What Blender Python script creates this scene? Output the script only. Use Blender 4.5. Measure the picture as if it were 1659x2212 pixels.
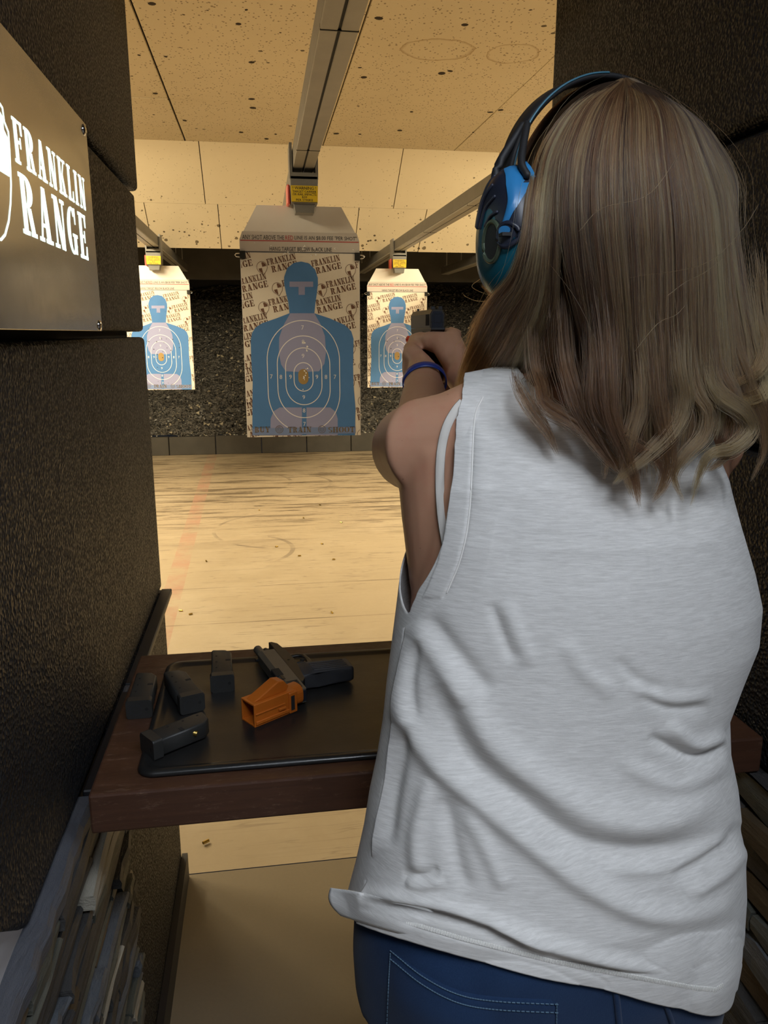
import bpy, bmesh, math, random
import numpy as np
from mathutils import Vector, Matrix
from mathutils.bvhtree import BVHTree

random.seed(7); rng = np.random.default_rng(7)
for o in list(bpy.data.objects): bpy.data.objects.remove(o, do_unlink=True)
scene = bpy.context.scene
C = scene.collection

# ------------------------------------------------------------------ camera, world, lights, exposure
FPX, CX, CY, CAMH = 1662.0, 829.5, 1106.0, 1.45
YAW, PITCH = 0.155, 0.228
FWD = np.array([math.sin(YAW)*math.cos(PITCH), math.cos(YAW)*math.cos(PITCH), -math.sin(PITCH)])
RGT = np.array([math.cos(YAW), -math.sin(YAW), 0.0]); UPV = np.cross(RGT, FWD)
camd = bpy.data.cameras.new('camera'); cam = bpy.data.objects.new('camera', camd); C.objects.link(cam)
camd.sensor_fit = 'VERTICAL'; camd.sensor_height = 36.0; camd.lens = 36.0*FPX/2212.0
camd.clip_start = 0.02; camd.clip_end = 60
M = Matrix(((RGT[0], UPV[0], -FWD[0], 0), (RGT[1], UPV[1], -FWD[1], 0), (RGT[2], UPV[2], -FWD[2], CAMH), (0, 0, 0, 1)))
cam.matrix_world = M; scene.camera = cam

w = bpy.data.worlds.new('world'); scene.world = w; w.use_nodes = True
w.node_tree.nodes['Background'].inputs[0].default_value = (0.55, 0.60, 0.70, 1)
w.node_tree.nodes['Background'].inputs[1].default_value = 0.02

scene.view_settings.view_transform = 'Standard'; scene.view_settings.look = 'None'
scene.view_settings.gamma = 1.0; scene.view_settings.use_curve_mapping = False
scene.view_settings.exposure = 0.0
scene.cycles.adaptive_threshold = 0.03; scene.cycles.max_bounces = 4; scene.cycles.diffuse_bounces = 4; scene.cycles.glossy_bounces = 2; scene.cycles.transparent_max_bounces = 4
scene.cycles.caustics_reflective = False; scene.cycles.caustics_refractive = False

def area(name, loc, size, energy, col, aim=(0, 0, -1)):
    d = bpy.data.lights.new(name, 'AREA'); d.shape = 'RECTANGLE'; d.size, d.size_y = size
    d.energy = energy; d.color = col
    o = bpy.data.objects.new(name, d); C.objects.link(o); o.location = loc
    o.rotation_euler = Vector(aim).to_track_quat('-Z', 'Y').to_euler()
    return o
WARM = (1.0, 0.83, 0.54); COOL = (0.84, 0.91, 1.0)
# fluorescent battens over the lanes on either side of this one, and the office-white panels above the firing line
LAMPS_WARM = [(-2.1, 4.35, 2.92), (-2.1, 5.5, 2.92), (-2.1, 6.65, 2.92), (3.2, 4.35, 2.92), (3.2, 5.5, 2.92), (3.2, 6.65, 2.92)]
LAMPS_WARM += [(-2.1, 2.95, 2.92), (3.2, 2.95, 2.92)]  # added unseen pair, brightens the front of the nearest target
for x, y, z in LAMPS_WARM:
    area('range_light', (x, y, z-0.09), (0.30, 1.0), 100 if y > 3.5 else 70, WARM, (0, 0.36, -1))
LAMPS_COOL = [(0.15, -0.55, 2.58), (0.95, -0.35, 2.58)]
for x, y, z in LAMPS_COOL:
    area('booth_light', (x, y, z-0.05), (0.55, 0.55), 17.5, COOL)

# ------------------------------------------------------------------ measuring helpers (photo pixel -> point in the place)
ORG = np.array([0, 0, CAMH])
def ray(px, py): return FWD + RGT*(px-CX)/FPX - UPV*(py-CY)/FPX
def on(px, py, ax, val):
    d = ray(px, py); return ORG + d*((val-ORG[ax])/d[ax])
def onp(px, py, pt, n):
    d = ray(px, py); n = np.array(n, float); return ORG + d*(((np.array(pt)-ORG)@n)/(d@n))
def at(px, py, Y): return on(px, py, 1, Y)
def proj(Pt):
    Pt = np.asarray(Pt, float); d = Pt-ORG; z = d@FWD
    return np.stack([CX+FPX*(d@RGT)/z, CY-FPX*(d@UPV)/z], -1)

# ------------------------------------------------------------------ object helpers
def put(o, parent=None, **kw):
    C.objects.link(o)
    if parent is not None: o.parent = parent
    for k, v in kw.items(): o[k] = v
    return o
def mesh(name, verts, faces, mat=None, parent=None, smooth=False, **kw):
    me = bpy.data.meshes.new(name); me.from_pydata([tuple(map(float, v)) for v in verts], [], faces); me.update()
    if mat: me.materials.append(mat)
    if smooth: me.polygons.foreach_set('use_smooth', [True]*len(me.polygons))
    return put(bpy.data.objects.new(name, me), parent, **kw)
def bmobj(name, bm, mat=None, parent=None, smooth=False, **kw):
    bmesh.ops.recalc_face_normals(bm, faces=bm.faces[:])
    me = bpy.data.meshes.new(name); bm.to_mesh(me); bm.free()
    if mat: me.materials.append(mat)
    if smooth: me.polygons.foreach_set('use_smooth', [True]*len(me.polygons))
    return put(bpy.data.objects.new(name, me), parent, **kw)
def empty(name, loc=(0, 0, 0), parent=None, **kw):
    o = bpy.data.objects.new(name, None); o.empty_display_size = 0.05; o.location = loc
    return put(o, parent, **kw)
def addbox(bm, lo, hi, bev=0.0, seg=1, M4=None):
    lo, hi = np.array(lo, float), np.array(hi, float)
    g = bmesh.ops.create_cube(bm, size=1.0)
    vs = g['verts']
    for v in vs:
        v.co = Vector([(lo[i]+hi[i])/2 + v.co[i]*(hi[i]-lo[i]) for i in range(3)])
    if bev > 0:
        es = list({e for v in vs for e in v.link_edges})
        r = bmesh.ops.bevel(bm, geom=es, offset=bev, segments=seg, profile=0.5, affect='EDGES')
        vs = list({v for f in r['faces'] for v in f.verts} | {v for v in vs if v.is_valid})
    if M4 is not None:
        for v in vs: v.co = M4 @ v.co
    return vs
def box(name, lo, hi, mat, parent=None, bev=0.0, seg=1, M4=None, smooth=False, **kw):
    bm = bmesh.new(); addbox(bm, lo, hi, bev, seg, M4); return bmobj(name, bm, mat, parent, smooth, **kw)
def addprism(bm, poly, h0, h1, M4=None, bev=0.0, seg=2):
    """poly in local xy, extruded from z=h0 to h1"""
    b = [bm.verts.new((x, y, h0)) for x, y in poly]; t = [bm.verts.new((x, y, h1)) for x, y in poly]
    n = len(poly); fs = [bm.faces.new(b[::-1]), bm.faces.new(t)]
    for i in range(n): fs.append(bm.faces.new((b[i], b[(i+1) % n], t[(i+1) % n], t[i])))
    vs = b+t
    if bev > 0:
        es = [e for e in fs[1].edges]+[e for e in fs[0].edges]
        r = bmesh.ops.bevel(bm, geom=es, offset=bev, segments=seg, profile=0.5, affect='EDGES')
        vs = list({v for f in r['faces'] for v in f.verts} | {v for v in vs if v.is_valid} | {v for f in fs if f.is_valid for v in f.verts})
    if M4 is not None:
        for v in vs: v.co = M4 @ v.co
    return vs
def prism(name, poly, h0, h1, mat, parent=None, M4=None, bev=0.0, seg=2, smooth=False, **kw):
    bm = bmesh.new(); addprism(bm, poly, h0, h1, M4, bev, seg); return bmobj(name, bm, mat, parent, smooth, **kw)
def addcyl(bm, p0, p1, r0, r1=None, n=16):
    p0, p1 = Vector(p0), Vector(p1); r1 = r0 if r1 is None else r1
    q = (p1-p0).to_track_quat('Z', 'Y')
    a = [bm.verts.new(p0+q@Vector((r0*math.cos(2*math.pi*i/n), r0*math.sin(2*math.pi*i/n), 0))) for i in range(n)]
    b = [bm.verts.new(p1+q@Vector((r1*math.cos(2*math.pi*i/n), r1*math.sin(2*math.pi*i/n), 0))) for i in range(n)]
    bm.faces.new(a[::-1]); bm.faces.new(b)
    for i in range(n): bm.faces.new((a[i], a[(i+1) % n], b[(i+1) % n], b[i]))
    return a+b
def cyl(name, p0, p1, r0, mat, parent=None, r1=None, n=16, smooth=False, **kw):
    bm = bmesh.new(); addcyl(bm, p0, p1, r0, r1, n); return bmobj(name, bm, mat, parent, smooth, **kw)
def catmull(ctrl, n):
    c = np.asarray(ctrl, float); m = len(c)
    p = np.vstack([2*c[0]-c[1], c, 2*c[-1]-c[-2]])
    t = np.linspace(0, m-1-1e-9, n); i = t.astype(int); f = (t-i)[:, None]
    a, b, d, e = p[i], p[i+1], p[i+2], p[i+3]
    return 0.5*((2*b)+(-a+d)*f+(2*a-5*b+4*d-e)*f**2+(-a+3*b-3*d+e)*f**3)
def tube_geo(pts, radii, n=14, cap=True, flat=None, up=None):
    """tube verts / faces; radii scalar list or (ru, rv) pairs; rounded ends"""
    pts = [Vector(p) for p in pts]; R = [(r, r) if np.isscalar(r) else r for r in radii]
    V, Fc = [], []
    ups = Vector(up) if up is not None else None
    rings = []
    for i, p in enumerate(pts):
        t = (pts[min(i+1, len(pts)-1)]-pts[max(i-1, 0)]).normalized()
        ref = ups if ups is not None else (Vector((0, 0, 1)) if abs(t.z) < 0.9 else Vector((0, 1, 0)))
        u = (ref - t*ref.dot(t)).normalized(); v = t.cross(u)
        rings.append((p, t, u, v, R[i]))
    seq = []
    if cap:
        p, t, u, v, (ru, rv) = rings[0]; rm = min(ru, rv)
        for a in (80, 50, 25): seq.append((p-t*rm*math.sin(math.radians(a)), u, v, ru*math.cos(math.radians(a)), rv*math.cos(math.radians(a))))
    for p, t, u, v, (ru, rv) in rings: seq.append((p, u, v, ru, rv))
    if cap:
        p, t, u, v, (ru, rv) = rings[-1]; rm = min(ru, rv)
        for a in (25, 50, 80): seq.append((p+t*rm*math.sin(math.radians(a)), u, v, ru*math.cos(math.radians(a)), rv*math.cos(math.radians(a))))
    for p, u, v, ru, rv in seq:
        for k in range(n):
            a = 2*math.pi*k/n; V.append(tuple(p+u*ru*math.cos(a)+v*rv*math.sin(a)))
    for i in range(len(seq)-1):
        for k in range(n):
            Fc.append((i*n+k, i*n+(k+1) % n, (i+1)*n+(k+1) % n, (i+1)*n+k))
    Fc.append(tuple(range(n))[::-1]); Fc.append(tuple((len(seq)-1)*n+k for k in range(n)))
    return V, Fc
def tube(name, pts, radii, mat, parent=None, n=14, up=None, **kw):
    if np.isscalar(radii): radii = [radii]*len(pts)
    V, Fc = tube_geo(pts, radii, n, up=up); return mesh(name, V, Fc, mat, parent, True, **kw)
def merge(geos):
    V, Fc = [], []
    for v, f in geos:
        b = len(V); V += list(v); Fc += [tuple(i+b for i in q) for q in f]
    return V, Fc
def loft_geo(rings):
    n = len(rings[0]); V = [tuple(p) for r in rings for p in r]; Fc = []
    for i in range(len(rings)-1):
        for k in range(n): Fc.append((i*n+k, i*n+(k+1) % n, (i+1)*n+(k+1) % n, (i+1)*n+k))
    Fc.append(tuple(range(n))[::-1]); Fc.append(tuple((len(rings)-1)*n+k for k in range(n)))
    return V, Fc
def ellipsoid_geo(c, r, rotz=0, nu=28, nv=18):
    V, Fc = [], []; cr, sr = math.cos(rotz), math.sin(rotz)
    for j in range(1, nv):
        a = math.pi*j/nv
        for i in range(nu):
            b = 2*math.pi*i/nu; x, y, z = r[0]*math.sin(a)*math.cos(b), r[1]*math.sin(a)*math.sin(b), r[2]*math.cos(a)
            V.append((c[0]+x*cr-y*sr, c[1]+x*sr+y*cr, c[2]+z))
    for j in range(nv-2):
        for i in range(nu): Fc.append((j*nu+i, (j+1)*nu+i, (j+1)*nu+(i+1) % nu, j*nu+(i+1) % nu))
    Fc.append(tuple(range(nu))); Fc.append(tuple((nv-2)*nu+i for i in range(nu))[::-1])
    return V, Fc
def copy_tree(o, parent=None):
    c = o.copy(); C.objects.link(c); c.parent = parent
    for ch in o.children: copy_tree(ch, c)
    return c

# ------------------------------------------------------------------ materials
class NT:
    def __init__(s, name):
        s.m = bpy.data.materials.new(name); s.m.use_nodes = True; s.t = s.m.node_tree; s.n = s.t.nodes
        s.b = s.n['Principled BSDF']; s.tc = s.n.new('ShaderNodeTexCoord')
        s.co = s.tc.outputs['Object']
    def link(s, a, b): s.t.links.new(a, b); return s
    def mapping(s, scale=(1, 1, 1), loc=(0, 0, 0), rot=(0, 0, 0), src=None):
        n = s.n.new('ShaderNodeMapping'); n.inputs['Scale'].default_value = scale; n.inputs['Location'].default_value = loc; n.inputs['Rotation'].default_value = rot
        s.link(src or s.co, n.inputs[0]); return n.outputs[0]
    def noise(s, scale, detail=3, rough=0.55, src=None, dist=0.0):
        n = s.n.new('ShaderNodeTexNoise'); n.inputs['Scale'].default_value = scale; n.inputs['Detail'].default_value = detail
        n.inputs['Roughness'].default_value = rough; n.inputs['Distortion'].default_value = dist
        s.link(src or s.co, n.inputs['Vector']); return n.outputs[0]
    def voronoi(s, scale, feature='F1', src=None, out=0):
        n = s.n.new('ShaderNodeTexVoronoi'); n.feature = feature; n.inputs['Scale'].default_value = scale
        s.link(src or s.co, n.inputs['Vector']); return n.outputs[out]
    def ramp(s, fac, stops, interp='LINEAR'):
        n = s.n.new('ShaderNodeValToRGB'); n.color_ramp.interpolation = interp; cr = n.color_ramp
        while len(cr.elements) < len(stops): cr.elements.new(0.5)
        for e, (p, c) in zip(cr.elements, stops):
            e.position = p; e.color = (c, c, c, 1) if np.isscalar(c) else tuple(c)+(1,)
        s.link(fac, n.inputs[0]); return n.outputs[0]
    def mix(s, fac, a, b, mode='MIX'):
        n = s.n.new('ShaderNodeMix'); n.data_type = 'RGBA'; n.blend_type = mode
        for sock, v in ((n.inputs[0], fac), (n.inputs[6], a), (n.inputs[7], b)):
            if isinstance(v, bpy.types.NodeSocket): s.link(v, sock)
            elif np.isscalar(v): sock.default_value = v if sock == n.inputs[0] else (v, v, v, 1)
            else: sock.default_value = tuple(v)+(1,)
        return n.outputs[2]
    def math(s, op, a, b=None, c=None):
        n = s.n.new('ShaderNodeMath'); n.operation = op
        for i, v in enumerate((a, b, c)):
            if v is None: continue
            if isinstance(v, bpy.types.NodeSocket): s.link(v, n.inputs[i])
            else: n.inputs[i].default_value = v
        return n.outputs[0]
    def vmath(s, op, a, b=None):
        n = s.n.new('ShaderNodeVectorMath'); n.operation = op
        for i, v in enumerate((a, b)):
            if v is None: continue
            if isinstance(v, bpy.types.NodeSocket): s.link(v, n.inputs[i])
            else: n.inputs[i].default_value = v
        return n.outputs['Value'] if op in ('LENGTH', 'DISTANCE', 'DOT_PRODUCT') else n.outputs[0]
    def sep(s, src=None):
        n = s.n.new('ShaderNodeSeparateXYZ'); s.link(src or s.co, n.inputs[0]); return n.outputs
    def comb(s, x, y, z):
        n = s.n.new('ShaderNodeCombineXYZ')
        for i, v in enumerate((x, y, z)):
            if isinstance(v, bpy.types.NodeSocket): s.link(v, n.inputs[i])
            else: n.inputs[i].default_value = v
        return n.outputs[0]
    def bump(s, h, strength=0.3, dist=0.01, prev=None):
        n = s.n.new('ShaderNodeBump'); n.inputs['Strength'].default_value = strength; n.inputs['Distance'].default_value = dist
        s.link(h, n.inputs['Height'])
        if prev is not None: s.link(prev, n.inputs['Normal'])
        s.link(n.outputs[0], s.b.inputs['Normal']); return n.outputs[0]
    def set(s, **kw):
        for k, v in kw.items():
            i = s.b.inputs[{'col': 'Base Color', 'rough': 'Roughness', 'metal': 'Metallic', 'spec': 'Specular IOR Level', 'sss': 'Subsurface Weight',
                            'sssr': 'Subsurface Radius', 'ssss': 'Subsurface Scale', 'emit': 'Emission Color', 'emits': 'Emission Strength', 'trans': 'Transmission Weight',
                            'alpha': 'Alpha', 'sheen': 'Sheen Weight', 'coat': 'Coat Weight', 'coatr': 'Coat Roughness', 'aniso': 'Anisotropic'}[k]]
            if isinstance(v, bpy.types.NodeSocket): s.link(v, i)
            elif np.isscalar(v): i.default_value = v
            else: i.default_value = tuple(v)+(1,) if len(i.default_value) == 4 else tuple(v)
        return s
    def world(s):
        g = s.n.new('ShaderNodeNewGeometry'); s.co = g.outputs['Position']; return s
def srgb(r, g, b):
    f = lambda c: (c/12.92 if c <= 0.04045 else ((c+0.055)/1.055)**2.4)
    return (f(r/255), f(g/255), f(b/255))
def plain(name, col, rough=0.6, metal=0.0, spec=0.5, var=0.0, vscale=20, bump=0.0, bscale=200, bdist=0.001, **kw):
    t = NT(name)
    if var > 0:
        f = t.noise(vscale, 4)
        t.set(col=t.mix(f, tuple(c*(1-var) for c in col), tuple(min(1, c*(1+var)) for c in col)))
    else: t.set(col=col)
    t.set(rough=rough, metal=metal, spec=spec, **kw)
    if bump > 0: t.bump(t.noise(bscale, 3), bump, bdist)
    return t.m

MAT = {}
def m_foam(name, base):
    t = NT(name).world()
    v1 = t.voronoi(190, 'F1'); n1 = t.noise(85, 2)
    h = t.math('ADD', t.math('MULTIPLY', v1, 1.2), t.math('MULTIPLY', n1, 0.9))
    t.set(col=t.mix(t.noise(3, 2), tuple(c*0.75 for c in base), tuple(c*1.3 for c in base)), rough=t.ramp(t.noise(240, 0), [(0.35, 0.42), (0.65, 0.75)]), spec=0.35)
    t.bump(h, 0.9, 0.0035)
    return t.m
MAT['foam'] = m_foam('black_rubber_crumb', (0.0098, 0.0098, 0.0115))
def m_berm():
    t = NT('rubber_granules').world()
    v = t.voronoi(28, 'F1'); vc = t.voronoi(28, 'F1', out=1); v2 = t.voronoi(70, 'F1')
    s = t.sep(vc)
    t.set(col=t.mix(s[0], (0.02, 0.02, 0.02), (0.14, 0.13, 0.115)), rough=0.55)
    t.bump(t.math('ADD', v, t.math('MULTIPLY', v2, 0.4)), 1.0, 0.03)
    return t.m
MAT['berm'] = m_berm()
def m_floor():
    t = NT('scuffed_concrete').world()
    x, y, z = t.sep()
    base = t.mix(t.noise(1.1, 6, 0.6), (0.36, 0.29, 0.195), (0.50, 0.41, 0.28))
    base = t.mix(t.math('MULTIPLY', t.ramp(t.noise(0.55, 5, 0.65, t.mapping((1, 1.3, 1), (3, 1, 0))), [(0.52, 0.0), (0.66, 1.0)]), 0.45), base, (0.58, 0.50, 0.37))
    base = t.mix(t.math('MULTIPLY', t.noise(38, 4, 0.7), 0.35), base, (0.33, 0.26, 0.17))
    # scuff streaks that run across the lanes, thickest further down
    st = t.noise(3.2, 6, 0.7, t.mapping((0.35, 3.2, 1)), 0.5)
    zone = t.math('MULTIPLY', t.ramp(t.math('DIVIDE', y, 12.0), [(0.42, 0.0), (0.54, 1.0)]), 0.92)
    base = t.mix(t.math('MULTIPLY', t.ramp(st, [(0.50, 0.0), (0.60, 1.0)]), zone), base, (0.15, 0.115, 0.075))
    st2 = t.noise(5.0, 4, 0.65, t.mapping((0.5, 5.0, 1), (4, 4, 0), (0, 0, 0.05)))
    base = t.mix(t.math('MULTIPLY', t.ramp(st2, [(0.60, 0.0), (0.64, 1.0)]), t.math('MULTIPLY', zone, 1.2)), base, (0.12, 0.095, 0.07))
    # fine crossed skid lines from trolley wheels
    for k, (rot, off) in enumerate(((0.7, 1.3), (-0.5, 5.1), (1.2, 8.2))):
        ln = t.noise(2.4, 3, 0.5, t.mapping((0.35, 6.0, 1), (off, off*2, 0), (0, 0, rot)))
        mk = t.ramp(ln, [(0.495, 0.0), (0.503, 1.0), (0.511, 0.0)])
        gate = t.ramp(t.noise(0.9, 2, 0.5, t.mapping((1, 1, 1), (off*3, 0, 0))), [(0.5, 0.0), (0.6, 1.0)])
        base = t.mix(t.math('MULTIPLY', t.math('MULTIPLY', mk, gate), 0.55), base, (0.13, 0.10, 0.08))
    # single dark skid arcs
    for cx, cy, r, x0, x1, y0, y1, wd in ((0.15, 5.75, 0.55, -1, 0.02, 5.1, 6.6, 0.014), (-0.25, 5.2, 0.42, 0.0, 1, 4.6, 5.6, 0.016), (-0.35, 7.7, 0.6, 0.0, 1, 7.0, 8.2, 0.018), (0.15, 7.6, 0.5, 0.45, 1, 7.0, 8.2, 0.016)):
        d = t.vmath('DISTANCE', t.co, (cx, cy, 0)); a = t.math('ABSOLUTE', t.math('SUBTRACT', d, r))
        a = t.math('LESS_THAN', a, wd)
        for v, lo, hi in ((x, x0, x1), (y, y0, y1)):
            a = t.math('MULTIPLY', a, t.math('MULTIPLY', t.math('GREATER_THAN', v, lo), t.math('LESS_THAN', v, hi)))
        a = t.math('MULTIPLY', a, t.ramp(t.noise(4.0, 2), [(0.42, 0.0), (0.58, 1.0)]))
        base = t.mix(t.math('MULTIPLY', a, 0.45), base, (0.12, 0.095, 0.075))
    # worn reddish lane line painted on the concrete
    a0, a1 = on(458, 985, 2, 0), on(352, 1350, 2, 0)
    k = (a1[0]-a0[0])/(a1[1]-a0[1])
    lx = t.math('ABSOLUTE', t.math('SUBTRACT', t.math('SUBTRACT', x, a0[0]), t.math('MULTIPLY', t.math('SUBTRACT', y, a0[1]), float(k))))
    lm = t.math('MULTIPLY', t.math('LESS_THAN', lx, 0.055), t.ramp(t.noise(3.5, 5, 0.7), [(0.36, 0.0), (0.64, 0.75)]))
    base = t.mix(lm, base, (0.42, 0.235, 0.165))
    # saw-cut joints
    for px, py in ((600, 1262), (600, 1338)):
        yy = float(on(px, py, 2, 0)[1]); j = t.math('LESS_THAN', t.math('ABSOLUTE', t.math('SUBTRACT', y, yy)), 0.006)
        base = t.mix(t.math('MULTIPLY', j, t.ramp(t.noise(2.0, 3), [(0.35, 0.15), (0.6, 0.8)])), base, (0.15, 0.115, 0.08))
    t.set(col=base, rough=t.ramp(t.noise(2.5, 4), [(0.3, 0.42), (0.7, 0.6)]), spec=0.35)
    t.bump(t.noise(60, 5, 0.7), 0.15, 0.004)
    return t.m
MAT['floor'] = m_floor()
def m_stallfloor():
    t = NT('sealed_concrete').world()
    base = t.mix(t.noise(2.0, 6, 0.6), (0.20, 0.165, 0.115), (0.28, 0.235, 0.165))
    base = t.mix(t.math('MULTIPLY', t.noise(120, 3, 0.7), 0.3), base, (0.15, 0.12, 0.085))
    t.set(col=base, rough=0.5, spec=0.3); t.bump(t.noise(90, 4), 0.1, 0.003); return t.m
MAT['stallfloor'] = m_stallfloor()
def m_ceil(name, dense):
    t = NT(name).world()
    base = t.mix(t.noise(1.2, 5, 0.6), (0.61, 0.515, 0.355), (0.73, 0.63, 0.45))
    if not dense:
        # pin holes of the mineral tile
        v = t.voronoi(42, 'F1', t.mapping((1, 0.75, 1))); n = t.noise(9, 3)
        holes = t.math('LESS_THAN', v, t.math('MULTIPLY', n, 0.42))
        base = t.mix(t.math('MULTIPLY', holes, 0.8), base, (0.22, 0.16, 0.10))
    else:
        v = t.voronoi(26, 'F1'); n = t.noise(5, 3)
        holes = t.math('LESS_THAN', v, t.math('MULTIPLY', n, 0.30))
        base = t.mix(t.math('MULTIPLY', holes, 0.35), base, (0.30, 0.24, 0.15))
    # pock marks left by fragments
    z = t.sep()[2]
    v2 = t.voronoi(7.5 if not dense else 17, 'F1', t.mapping((1, 1, 1), (0.3, 0.2, 0.1))); n2 = t.noise(2.3, 3, 0.6, t.mapping((1, 1, 1), (5, 2, 1)))
    thr = t.math('MULTIPLY', t.ramp(n2, [(0.42, 0.0), (0.7, 1.0)]), 0.17 if not dense else 0.13)
    if dense:
        low = t.ramp(t.math('DIVIDE', t.math('SUBTRACT', z, 2.28), 0.86), [(0.0, 2.0), (0.35, 1.4), (0.6, 0.5), (1.0, 0.4)])
        thr = t.math('MULTIPLY', t.math('ADD', thr, 0.05), low)
    if dense:
        v3 = t.voronoi(8.5, 'F1', t.mapping((1, 1, 1), (1.7, 0.4, 3.1)))
        mk3 = t.math('LESS_THAN', t.math('ADD', v3, t.math('MULTIPLY', t.noise(45, 2), 0.16)), t.math('ADD', t.math('MULTIPLY', thr, 0.8), 0.10))
        base = t.mix(t.math('MULTIPLY', mk3, 0.85), base, (0.10, 0.07, 0.035))
    mk = t.math('LESS_THAN', t.math('ADD', v2, t.math('MULTIPLY', t.noise(60, 2), 0.09)), t.math('ADD', thr, 0.04))
    base = t.mix(t.math('MULTIPLY', mk, 0.9), base, (0.05, 0.035, 0.02))
    if not dense:
        # two dried water rings
        for c, r in ((on(945, 107, 2, 3.124), (0.225, 0.10)), (on(1108, 116, 2, 3.124), (0.165, 0.09))):
            mp = t.vmath('SUBTRACT', t.co, tuple(map(float, c)))
            mp = t.vmath('MULTIPLY', mp, (1/r[0], 1/r[1]/1.9, 0))
            d = t.math('ADD', t.vmath('LENGTH', mp), t.math('MULTIPLY', t.math('SUBTRACT', t.noise(7, 4), 0.5), 0.45))
            ring = t.ramp(d, [(0.86, 0.0), (0.96, 0.5), (1.0, 0.75), (1.02, 0.0)])
            base = t.mix(ring, base, (0.33, 0.21, 0.09))
    t.set(col=base, rough=0.85, spec=0.2); t.bump(t.noise(90, 4), 0.2, 0.003)
    return t.m
MAT['ceil'] = m_ceil('mineral_tile', False); MAT['baffle'] = m_ceil('pocked_baffle_panel', True)
MAT['dark'] = plain('dark_steel_lintel', (0.055, 0.05, 0.042), 0.7, var=0.35, vscale=6)
MAT['black'] = plain('flat_black', (0.012, 0.012, 0.012), 0.8)
MAT['blackrub'] = plain('black_rubber_strip', (0.012, 0.012, 0.015), 0.5, var=0.3, vscale=8, bump=0.1)
MAT['galv'] = plain('galvanised_steel', (0.46, 0.45, 0.42), 0.38, 0.85, var=0.18, vscale=9, bump=0.05, bscale=40)
MAT['alu'] = plain('dull_aluminium', (0.36, 0.34, 0.30), 0.5, 0.4, var=0.15, vscale=12)
MAT['railside'] = plain('aged_steel_channel', (0.20, 0.19, 0.17), 0.5, 0.5, var=0.2, vscale=10)
MAT['carrier'] = plain('grey_carrier_plastic', (0.20, 0.195, 0.18), 0.5, var=0.15, vscale=25)
MAT['yellow'] = plain('yellow_sticker', (0.78, 0.55, 0.02), 0.5, var=0.08)
MAT['ink'] = plain('black_print', (0.03, 0.03, 0.035), 0.7)
MAT['redlamp'] = plain('red_marker_lens', (0.75, 0.14, 0.10), 0.35)
def m_wood():
    t = NT('dark_stained_wood').world()
    g = t.noise(5, 6, 0.65, t.mapping((1.2, 16, 22)), 0.6)
    base = t.mix(g, (0.030, 0.013, 0.008), (0.105, 0.045, 0.024))
    base = t.mix(t.math('MULTIPLY', t.ramp(t.noise(120, 5, 0.8, t.mapping((0.25, 1, 1))), [(0.57, 0.0), (0.7, 1.0)]), 0.55), base, (0.22, 0.135, 0.09))
    t.set(col=base, rough=t.ramp(t.noise(30, 4), [(0.3, 0.38), (0.7, 0.6)]), spec=0.4); t.bump(g, 0.15, 0.003); return t.m
MAT['wood'] = m_wood()
def m_metal():
    t = NT('brushed_steel_sign').world()
    n = t.noise(40, 3, 0.5, t.mapping((1, 0.3, 1)))
    t.set(col=t.mix(n, (0.56, 0.54, 0.48), (0.62, 0.60, 0.54)), metal=0.85, rough=t.ramp(n, [(0.3, 0.16), (0.7, 0.22)])); t.bump(t.noise(14, 3), 0.04, 0.006)
    return t.m
MAT['sign'] = m_metal()
t = NT('backlit_white'); t.set(col=(0.9, 1, 0.95), emit=(0.80, 1.0, 0.92), emits=1.25); MAT['lit'] = t.m
MAT['chrome'] = plain('polished_bolt', (0.75, 0.75, 0.78), 0.12, 1.0)
t = NT('lamp_tube'); t.set(col=(1, 1, 1), emit=(1.0, 0.85, 0.6), emits=6.0); MAT['tube'] = t.m; t.m.cycles.emission_sampling = 'NONE'
t = NT('lamp_panel'); t.set(col=(1, 1, 1), emit=(0.9, 0.95, 1.0), emits=4.0); MAT['panel'] = t.m; t.m.cycles.emission_sampling = 'NONE'
MAT['white'] = plain('white_enamel', (0.75, 0.75, 0.72), 0.5)
def m_stone(name, a, b, fl=0.0):
    t = NT(name).world()
    n = t.noise(14, 6, 0.7, t.mapping((2, 0.5, 4)), 0.8)
    c = t.mix(n, a, b)
    if fl: c = t.mix(t.math('MULTIPLY', t.ramp(t.noise(6, 4), [(0.5, 0.0), (0.62, 1.0)]), fl), c, (0.42, 0.40, 0.33))
    t.set(col=c, rough=0.55, spec=0.45); t.bump(t.noise(45, 5, 0.7, t.mapping((2, 0.6, 4))), 0.6, 0.006); return t.m
STONES = [m_stone('charcoal_slate', (0.022, 0.022, 0.024), (0.07, 0.068, 0.066)), m_stone('green_grey_slate', (0.04, 0.042, 0.036), (0.11, 0.115, 0.095), 0.15),
          m_stone('brown_slate', (0.05, 0.034, 0.02), (0.13, 0.09, 0.05)), m_stone('pale_slate', (0.22, 0.205, 0.165), (0.46, 0.43, 0.36)), m_stone('blue_grey_slate', (0.045, 0.05, 0.06), (0.13, 0.145, 0.165), 0.1)]
MAT['cap'] = m_stone('grey_stone_cap', (0.055, 0.06, 0.075), (0.12, 0.128, 0.15))
MAT['tile'] = plain('pale_grey_floor_tile', (0.68, 0.68, 0.72), 0.45, var=0.08, vscale=8)

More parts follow.
